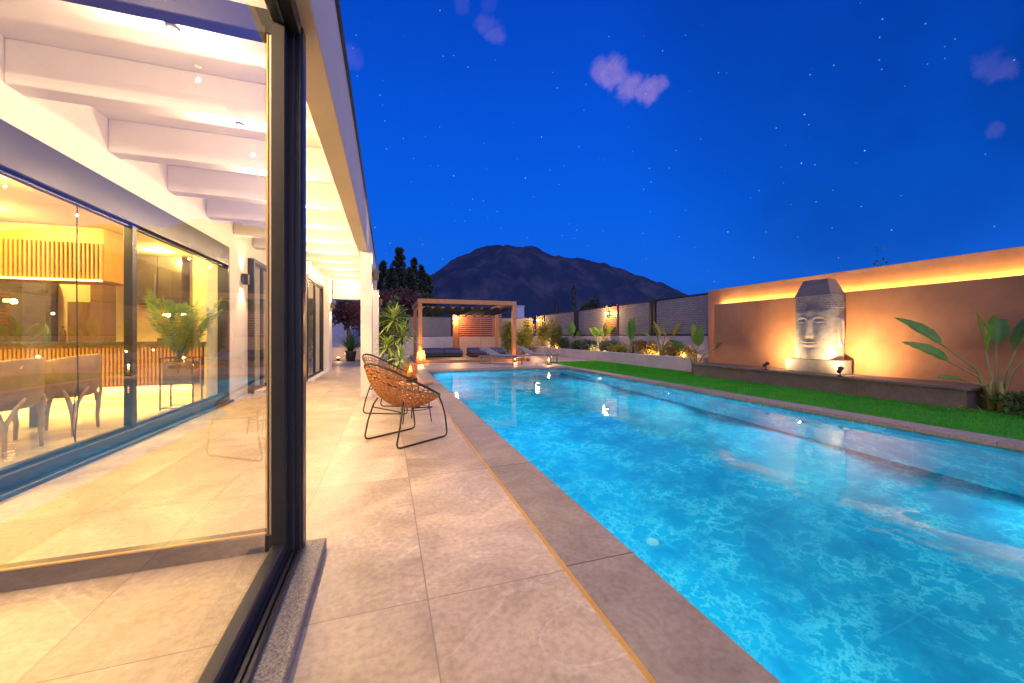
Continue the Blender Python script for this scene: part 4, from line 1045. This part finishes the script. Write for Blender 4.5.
def tall_lantern(loc,s,label,wire=True,e=6,col=ORANGE):
    o=thing('floor_lantern',label,'lantern',loc)
    if wire:
        b=MB(); 
        for sx in(-1,1):
            for sy in(-1,1): b.box(.085*s*sx-.006,.085*s*sx+.006,.085*s*sy-.006,.085*s*sy+.006,.02*s,.36*s)
        b.box(-.095*s,.095*s,-.095*s,.095*s,0,.02*s); b.box(-.095*s,.095*s,-.095*s,.095*s,.36*s,.375*s); b.build('frame',M['dark'],o)
        b=MB(); b.tube([(-.08*s,0,.375*s),(-.07*s,0,.47*s),(0,0,.5*s),(.07*s,0,.47*s),(.08*s,0,.375*s)],.006,6); b.build('handle',M['dark'],o)
        b=MB(); b.lathe([(0,.021*s),(.035*s,.021*s),(.035*s,.15*s),(0,.15*s)],n=14); b.build('candle',M['wax'],o)
        b=MB(); b.lathe([(0,.155*s),(.02*s,.18*s),(.015*s,.21*s),(0,.25*s)],n=10); b.build('flame',M['flame'],o)
        lamp('POINT','candle_lamp',(0,0,.27*s),e,col,o,size=.02)
    else:
        b=MB(); N=14
        for i in range(N):
            a0=2*PI*i/N
            for sg in(-1,1):
                b.tube([( (.20-.05*math.sin(PI*t)*0-.07*t)*s*math.cos(a0+sg*t*1.0),(.20-.07*t)*s*math.sin(a0+sg*t*1.0),.50*s*t+.01) for t in [k_/6 for k_ in range(7)]],.010*s,5)
        b.tube([(.2*s*math.cos(2*PI*i/24),.2*s*math.sin(2*PI*i/24),.012) for i in range(24)],.012*s,5,closed=True)
        b.tube([(.13*s*math.cos(2*PI*i/24),.13*s*math.sin(2*PI*i/24),.505*s) for i in range(24)],.012*s,5,closed=True)
        b.build('woven_shade',M['oak'],o)
        b=MB(); b.lathe([(0,.011),(.045*s,.011),(.045*s,.2*s),(0,.2*s)],n=14); b.build('candle',M['wax'],o)
        b=MB(); b.lathe([(0,.205*s),(.03*s,.24*s),(.02*s,.28*s),(0,.34*s)],n=10); b.build('flame',M['flame'],o)
        lamp('POINT','candle_lamp',(0,0,.36*s),e,col,o,size=.03)
    return o
tall_lantern((1.22,14.72,0),1.0,'orange glowing woven floor lantern at the foot of the left front pergola post',False,62)
tall_lantern((5.62,12.75,0),1.0,'black wire lantern with a lit candle on the pool corner by the lawn',True,14)
tall_lantern((4.95,14.6,0),.7,'small lantern glowing red orange at the foot of the right front pergola post',True,20,(1,.32,.1))
# ================================================================== PLANTING BED
random.seed(77)
def fan(n_,h,spread,L,wd,yel=0,az0=0):
    out=[]
    for i in range(n_):
        az=az0+i*2.4+random.uniform(-.3,.3); el=R(random.uniform(52,86)-spread*random.random())
        out.append((az,el,h*random.uniform(.8,1.1),L*random.uniform(.8,1.1),wd,random.uniform(.05,.3),1 if i<yel else 0))
    return out
banana((8.22,8.5,0),[(R(180),R(40),.75,.45,.14,.2,0),(R(60),R(78),.75,.52,.18,.05,0),(R(250),R(76),.70,.50,.17,.05,0),(R(-50),R(38),.85,.5,.13,.25,0)],'paddle leaved plant at the left end of the stone ledge','paddle_leaf_plant')
banana((8.72,10.45,.34),[(R(150),R(45),.6,.4,.14,.2,0),(R(100),R(72),.6,.5,.20,.05,1,.3),(R(-60),R(50),.75,.62,.16,.1,1,-.6),(R(30),R(60),.7,.5,.15,.1,1,.5),(R(170),R(70),.6,.4,.15,.1,0)],'paddle leaved plant with yellow leaves in the planting bed','paddle_leaf_plant')
banana((8.72,12.1,.34),[(R(80),R(88),.55,.62,.2,.02,0),(R(200),R(84),.5,.6,.2,.02,0),(R(-50),R(86),.6,.62,.18,.02,0)],'upright paddle leaved plant in front of the lattice panel','paddle_leaf_plant')
banana((8.72,14.2,.34),fan(7,.72,22,.52,.19),'paddle leaved plant below the nearer fence lamp','paddle_leaf_plant')
banana((8.72,16.7,.34),fan(7,.78,18,.56,.2),'paddle leaved plant before the dark double fence post','paddle_leaf_plant')
bush((8.72,19.1,.34),.32,.6,1.55,1500,.11,M['shrub_y'],'tall golden green shrub left of the dark double fence post','tall_shrub')
bush((8.70,20.6,.34),.32,.6,1.45,1300,.11,M['shrub_y'],'tall golden green shrub below the far fence lamp','tall_shrub')
bush((8.1,21.6,0),.45,.5,1.8,1700,.11,M['shrub_y'],'tall golden green shrub in the far corner of the side fence','tall_shrub')
bush((6.9,21.7,0),.5,.45,1.75,1900,.12,M['shrub_y'],'tall golden green shrub right behind the pergola corner','tall_shrub')
bush((7.55,20.8,0),.5,.45,1.35,1500,.12,M['shrub_y'],'shorter golden green shrub between the taller ones by the pergola','tall_shrub')
for y,m_,lab,h in ((9.6,'drygrass','tawny low planting nearest the terracotta wall',.42),(11.3,'drygrass','tawny low planting behind the planter wall beside the yellow leaves',.46),(12.9,'shrub_y','yellow green low shrub under the lattice panel',.40),(13.6,'shrub_g','silvery green low shrub below the nearer fence lamp',.5),(15.3,'shrub_g','silvery low mound in the middle of the planting bed',.48),(16.2,'shrub','dark green low mound left of the silvery one',.44),(17.9,'shrub','dark green low shrub before the golden shrubs',.6),(18.6,'drygrass','brownish low shrub at the foot of the golden shrubs',.55)):
    bush((8.70,y,.34),.24,.75,h,1000,.085,M[m_],lab,'low_shrub')
for i,(x,y,lab) in enumerate(((8.62,9.35,'small buried uplight in the bed next to the terracotta wall'),(8.62,10.9,'small buried uplight in front of the plant with yellow leaves'),(8.62,14.6,'small buried uplight below the nearer fence lamp'),(8.60,18.4,'small buried uplight at the foot of the golden shrubs'),(8.55,20.1,'small buried uplight at the far end of the planting bed'))):
    o=thing('garden_uplight',lab,'garden light',(x,y,.34),0,'buried uplights of the planting bed')
    b=MB(); b.lathe([(0,0),(.04,0),(.045,.05),(.035,.052),(.03,.04),(0,.04)],n=14); b.build('housing',M['dark'],o)
    b=MB(); b.lathe([(0,.041),(.028,.041),(.028,.0455),(0,.046)],n=14); b.build('lens',M['lampglow'],o)
    lamp('POINT','lamp',(0,0,.12),16,(1,.62,.18),o,size=.03)
# left rear corner
bush((.15,13.6,0),.55,.55,2.0,2600,.13,M['shrub'],'tall dark green hedge shrub behind the spiky dracaena','tall_shrub')
bush((-.5,16.6,0),.5,.5,1.9,1500,.13,M['shrub'],'dark green shrub behind the farther white pillar','tall_shrub')
lw=thing('courtyard_wall','low white wall beyond the veranda opening','wall',(-2,18.2,0))
b=MB(); b.box(-6,.6,18.1,18.3,0,.55,.006); b.build('wall',M['planter'],lw,world=True)
fw=thing('neighbour_house','plain blue grey building beyond the courtyard wall','house',(-4.5,25,0))
b=MB(); b.box(-9,-2.0,24,30,0,5.2); b.build('wall',M['box_house'],fw,world=True)
b=MB(); b.box(-9.1,-1.9,23.9,30.1,5.201,5.4); b.build('roof',M['dark_roof'],fw,world=True)
random.seed(9)
o=thing('potted_plant','bushy dark green plant in a black pot beyond the veranda opening','potted plant',(-1.45,17.2,0))
b=MB(); b.lathe([(0,0),(.17,0),(.23,.38),(.24,.42),(.2,.42),(.19,.38),(0,.37)],n=22); b.build('pot',M['pot'],o)
b=MB()
for i in range(90): strap(b,(random.uniform(-.1,.1),random.uniform(-.1,.1),.38),random.uniform(0,6.28),random.uniform(.7,1.3),R(random.uniform(45,88)),random.uniform(.25,.6),.05,7)
b.build('leaves',M['shrub'],o)
o=thing('ground_light','small glowing garden light on the ground beside the black pot','garden light',(-1.95,17.45,0))
b=MB(); b.lathe([(0,0),(.06,0),(.06,.10),(.07,.11),(.07,.13),(0,.14)],n=16); b.build('body',M['dark'],o)
b=MB(); b.lathe([(0,.141),(.05,.141),(.05,.15),(0,.16)],n=16); b.build('lens',M['lampglow_s'],o)
lamp('POINT','lamp',(0,-.03,.25),16,ORANGE,o,size=.05)
# ================================================================== TREES BEYOND THE FENCE
def conifer(loc,h,r,label,name='conifer_tree',nl=2600,mat='conifer',taper=1.0):
    o=thing(name,label,'tree',loc); b=MB(); b.tube([(0,0,0),(0,0,h*.5),(0,0,h*.98)],[h*.022,h*.014,.02],7); b.build('trunk',M['bark'],o)
    b=MB()
    nb=int(26+h*4)
    for i in range(nb):
        t=(i+random.random())/nb; z0=h*(.08+.9*t); rr=r*((1-t)**taper*.95+.05)*random.uniform(.65,1.15); az=i*2.4+random.uniform(-.4,.4)
        d=Vector((math.cos(az),math.sin(az),random.uniform(-.25,.2)))
        for k_ in range(max(6,int(nl/nb))):
            u=random.random()**.7; p=Vector((0,0,z0))+d*rr*u+Vector((random.gauss(0,.10),random.gauss(0,.10),random.gauss(0,.16)))*(.4+rr*.35)
            q=(d+Vector((random.gauss(0,.6),random.gauss(0,.6),random.gauss(.1,.6)))).normalized(); s_=q.orthogonal().normalized()
            L=random.uniform(.14,.34)*(.6+r*.25); b.add([p,p+q*L*.5+s_*L*.22,p+q*L,p+q*L*.5-s_*L*.22],[(0,1,2,3)])
    b.build('crown',M[mat],o); return o
def crown_tree(loc,h,r,label,mat,name='broadleaf_tree',nl=3000,ls=.22):
    o=thing(name,label,'tree',loc); b=MB(); b.tube([(0,0,0),(.05,0,h*.25),(-.05,.05,h*.5)],[h*.03,h*.022,h*.015],8)
    cl=[]
    for i in range(12):
        a=random.uniform(0,6.28); rr=r*random.random()**.5*.75; c=Vector((rr*math.cos(a),rr*math.sin(a),h*random.uniform(.40,.86))); cl.append((c,random.uniform(.28,.5)*r))
        b.tube([(0,0,h*.35),(c.x*.5,c.y*.5,h*.35+(c.z-h*.35)*.6),c],[h*.012,h*.008,.02],5)
    b.build('trunk',M['bark'],o); b=MB()
    for i in range(nl):
        c,s0=random.choice(cl); u=Vector((random.gauss(0,1),random.gauss(0,1),random.gauss(0,.8))).normalized()*random.random()**.35*s0
        p=c+u; q=(u.normalized()+Vector((random.gauss(0,.6),random.gauss(0,.6),random.gauss(0,.6)))).normalized(); s_=q.orthogonal().normalized(); L=ls*random.uniform(.6,1.4)
        b.add([p,p+q*L*.5+s_*L*.3,p+q*L,p+q*L*.5-s_*L*.3],[(0,1,2,3)])
    b.build('crown',M[mat],o); return o
random.seed(41)
conifer((1.05,35,0),9.0,1.9,'tallest dark conifer in the clump left of the pergola',nl=7000)
conifer((2.35,35.5,0),8.3,1.5,'slender dark conifer right of the tallest one in the clump',nl=5000)
conifer((-.35,35,0),7.6,1.7,'dark conifer closest to the white veranda roof edge',nl=5500)
conifer((3.55,35,0),6.6,1.7,'dark conifer at the right end of the clump, over the pergola corner',nl=5000)
conifer((.35,34.2,0),6.9,1.9,'dark conifer in front of the tallest one, left side of the clump',nl=5500)
conifer((1.85,34.0,0),7.0,1.9,'dark conifer in front of the slender one, middle of the clump',nl=5500)
conifer((2.95,34.6,0),7.4,1.6,'dark conifer between the slender one and the clump end',nl=5000)
crown_tree((.6,27,0),4.6,1.5,'reddish purple tree in front of the dark conifers','plum',nl=3000,ls=.2)
crown_tree((2.5,30,0),5.0,1.5,'dark broadleaf tree filling the gap before the conifers','conifer',nl=2600,ls=.22)
conifer((31.3,60,0),10.2,.9,'tall thin dark cypress against the mountain',name='cypress_tree',nl=2400,taper=.5)
conifer((27.9,60,0),7.6,.8,'smaller thin dark cypress, right one of a close pair',name='cypress_tree',nl=1500,taper=.5)
conifer((26.5,60,0),7.4,.7,'smaller thin dark cypress, left one of a close pair',name='cypress_tree',nl=1300,taper=.5)
crown_tree((35.2,60,0),8.8,2.6,'dark round tree right of the tall cypress','conifer',nl=2600,ls=.4)
crown_tree((-1.9,21,0),4.2,1.3,'plum coloured tree seen through the veranda opening','plum',nl=2200,ls=.18)
bb=thing('distant_building','small pale blue box building behind the rear fence','building',(14,40,0))
b=MB(); b.box(-.45,.45,-.5,.5,0,4.3); b.build('wall',M['box_house'],bb)
b=MB(); b.box(-.5,.5,-.55,.55,4.301,4.42); b.build('roof',M['box_house'],bb)
# ================================================================== POOL FITTINGS
for (x,y,lab) in ((2.20,2.76,'white round inlet on the pool floor, the nearer one'),(4.33,2.93,'white round inlet on the pool floor, the farther one')):
    o=thing('pool_inlet',lab,'pool inlet',(x,y,zb),0,'round inlets in the pool floor')
    b=MB(); b.lathe([(.02,.012),(.042,.012),(.05,.004),(.05,0)],n=24); b.build('ring',M['plastic'],o)
    b=MB(); b.lathe([(0,.008),(.019,.008)],n=16); b.build('cap',M['alu'],o)
def pool_light(x,y,z_,nx,e,lab,k_=1.0,rm='plastic'):
    o=thing('pool_light',lab,'pool light',(x,y,z_),0 if nx>0 else PI,'underwater lights')
    b=MB(); b.tube([(.001,0,0),(.03,0,0)],[.12*k_,.11*k_],24); b.build('ring',M[rm],o)
    b=MB(); b.tube([(.031,0,0),(.036,0,0)],.085*k_,20); b.build('lens',M['poolglow'] if nx>0 else M['glass_dark'],o)
    lamp('SPOT','lamp',(.09,0,0),e,(.26,.90,1.0),o,(0,R(-80),0),.10 if nx>0 else .006,170,.5)
for y,e in ((-2.5,130),(-.3,130),(1.9,135),(4.1,180),(6.3,250),(8.5,300),(10.7,300)): pool_light(PX0,y,-.60,1,e,'round underwater light in the near side pool wall')


for y,e in ((-1.5,115),(1.2,120),(3.9,125),(6.6,130),(9.3,150)): pool_light(PX1,y,-.62,-1,e,'small added underwater light in the lawn side pool wall, evening out the pool glow',.4,'pool')  # extra lamps added on the lawn side to even out the pool light
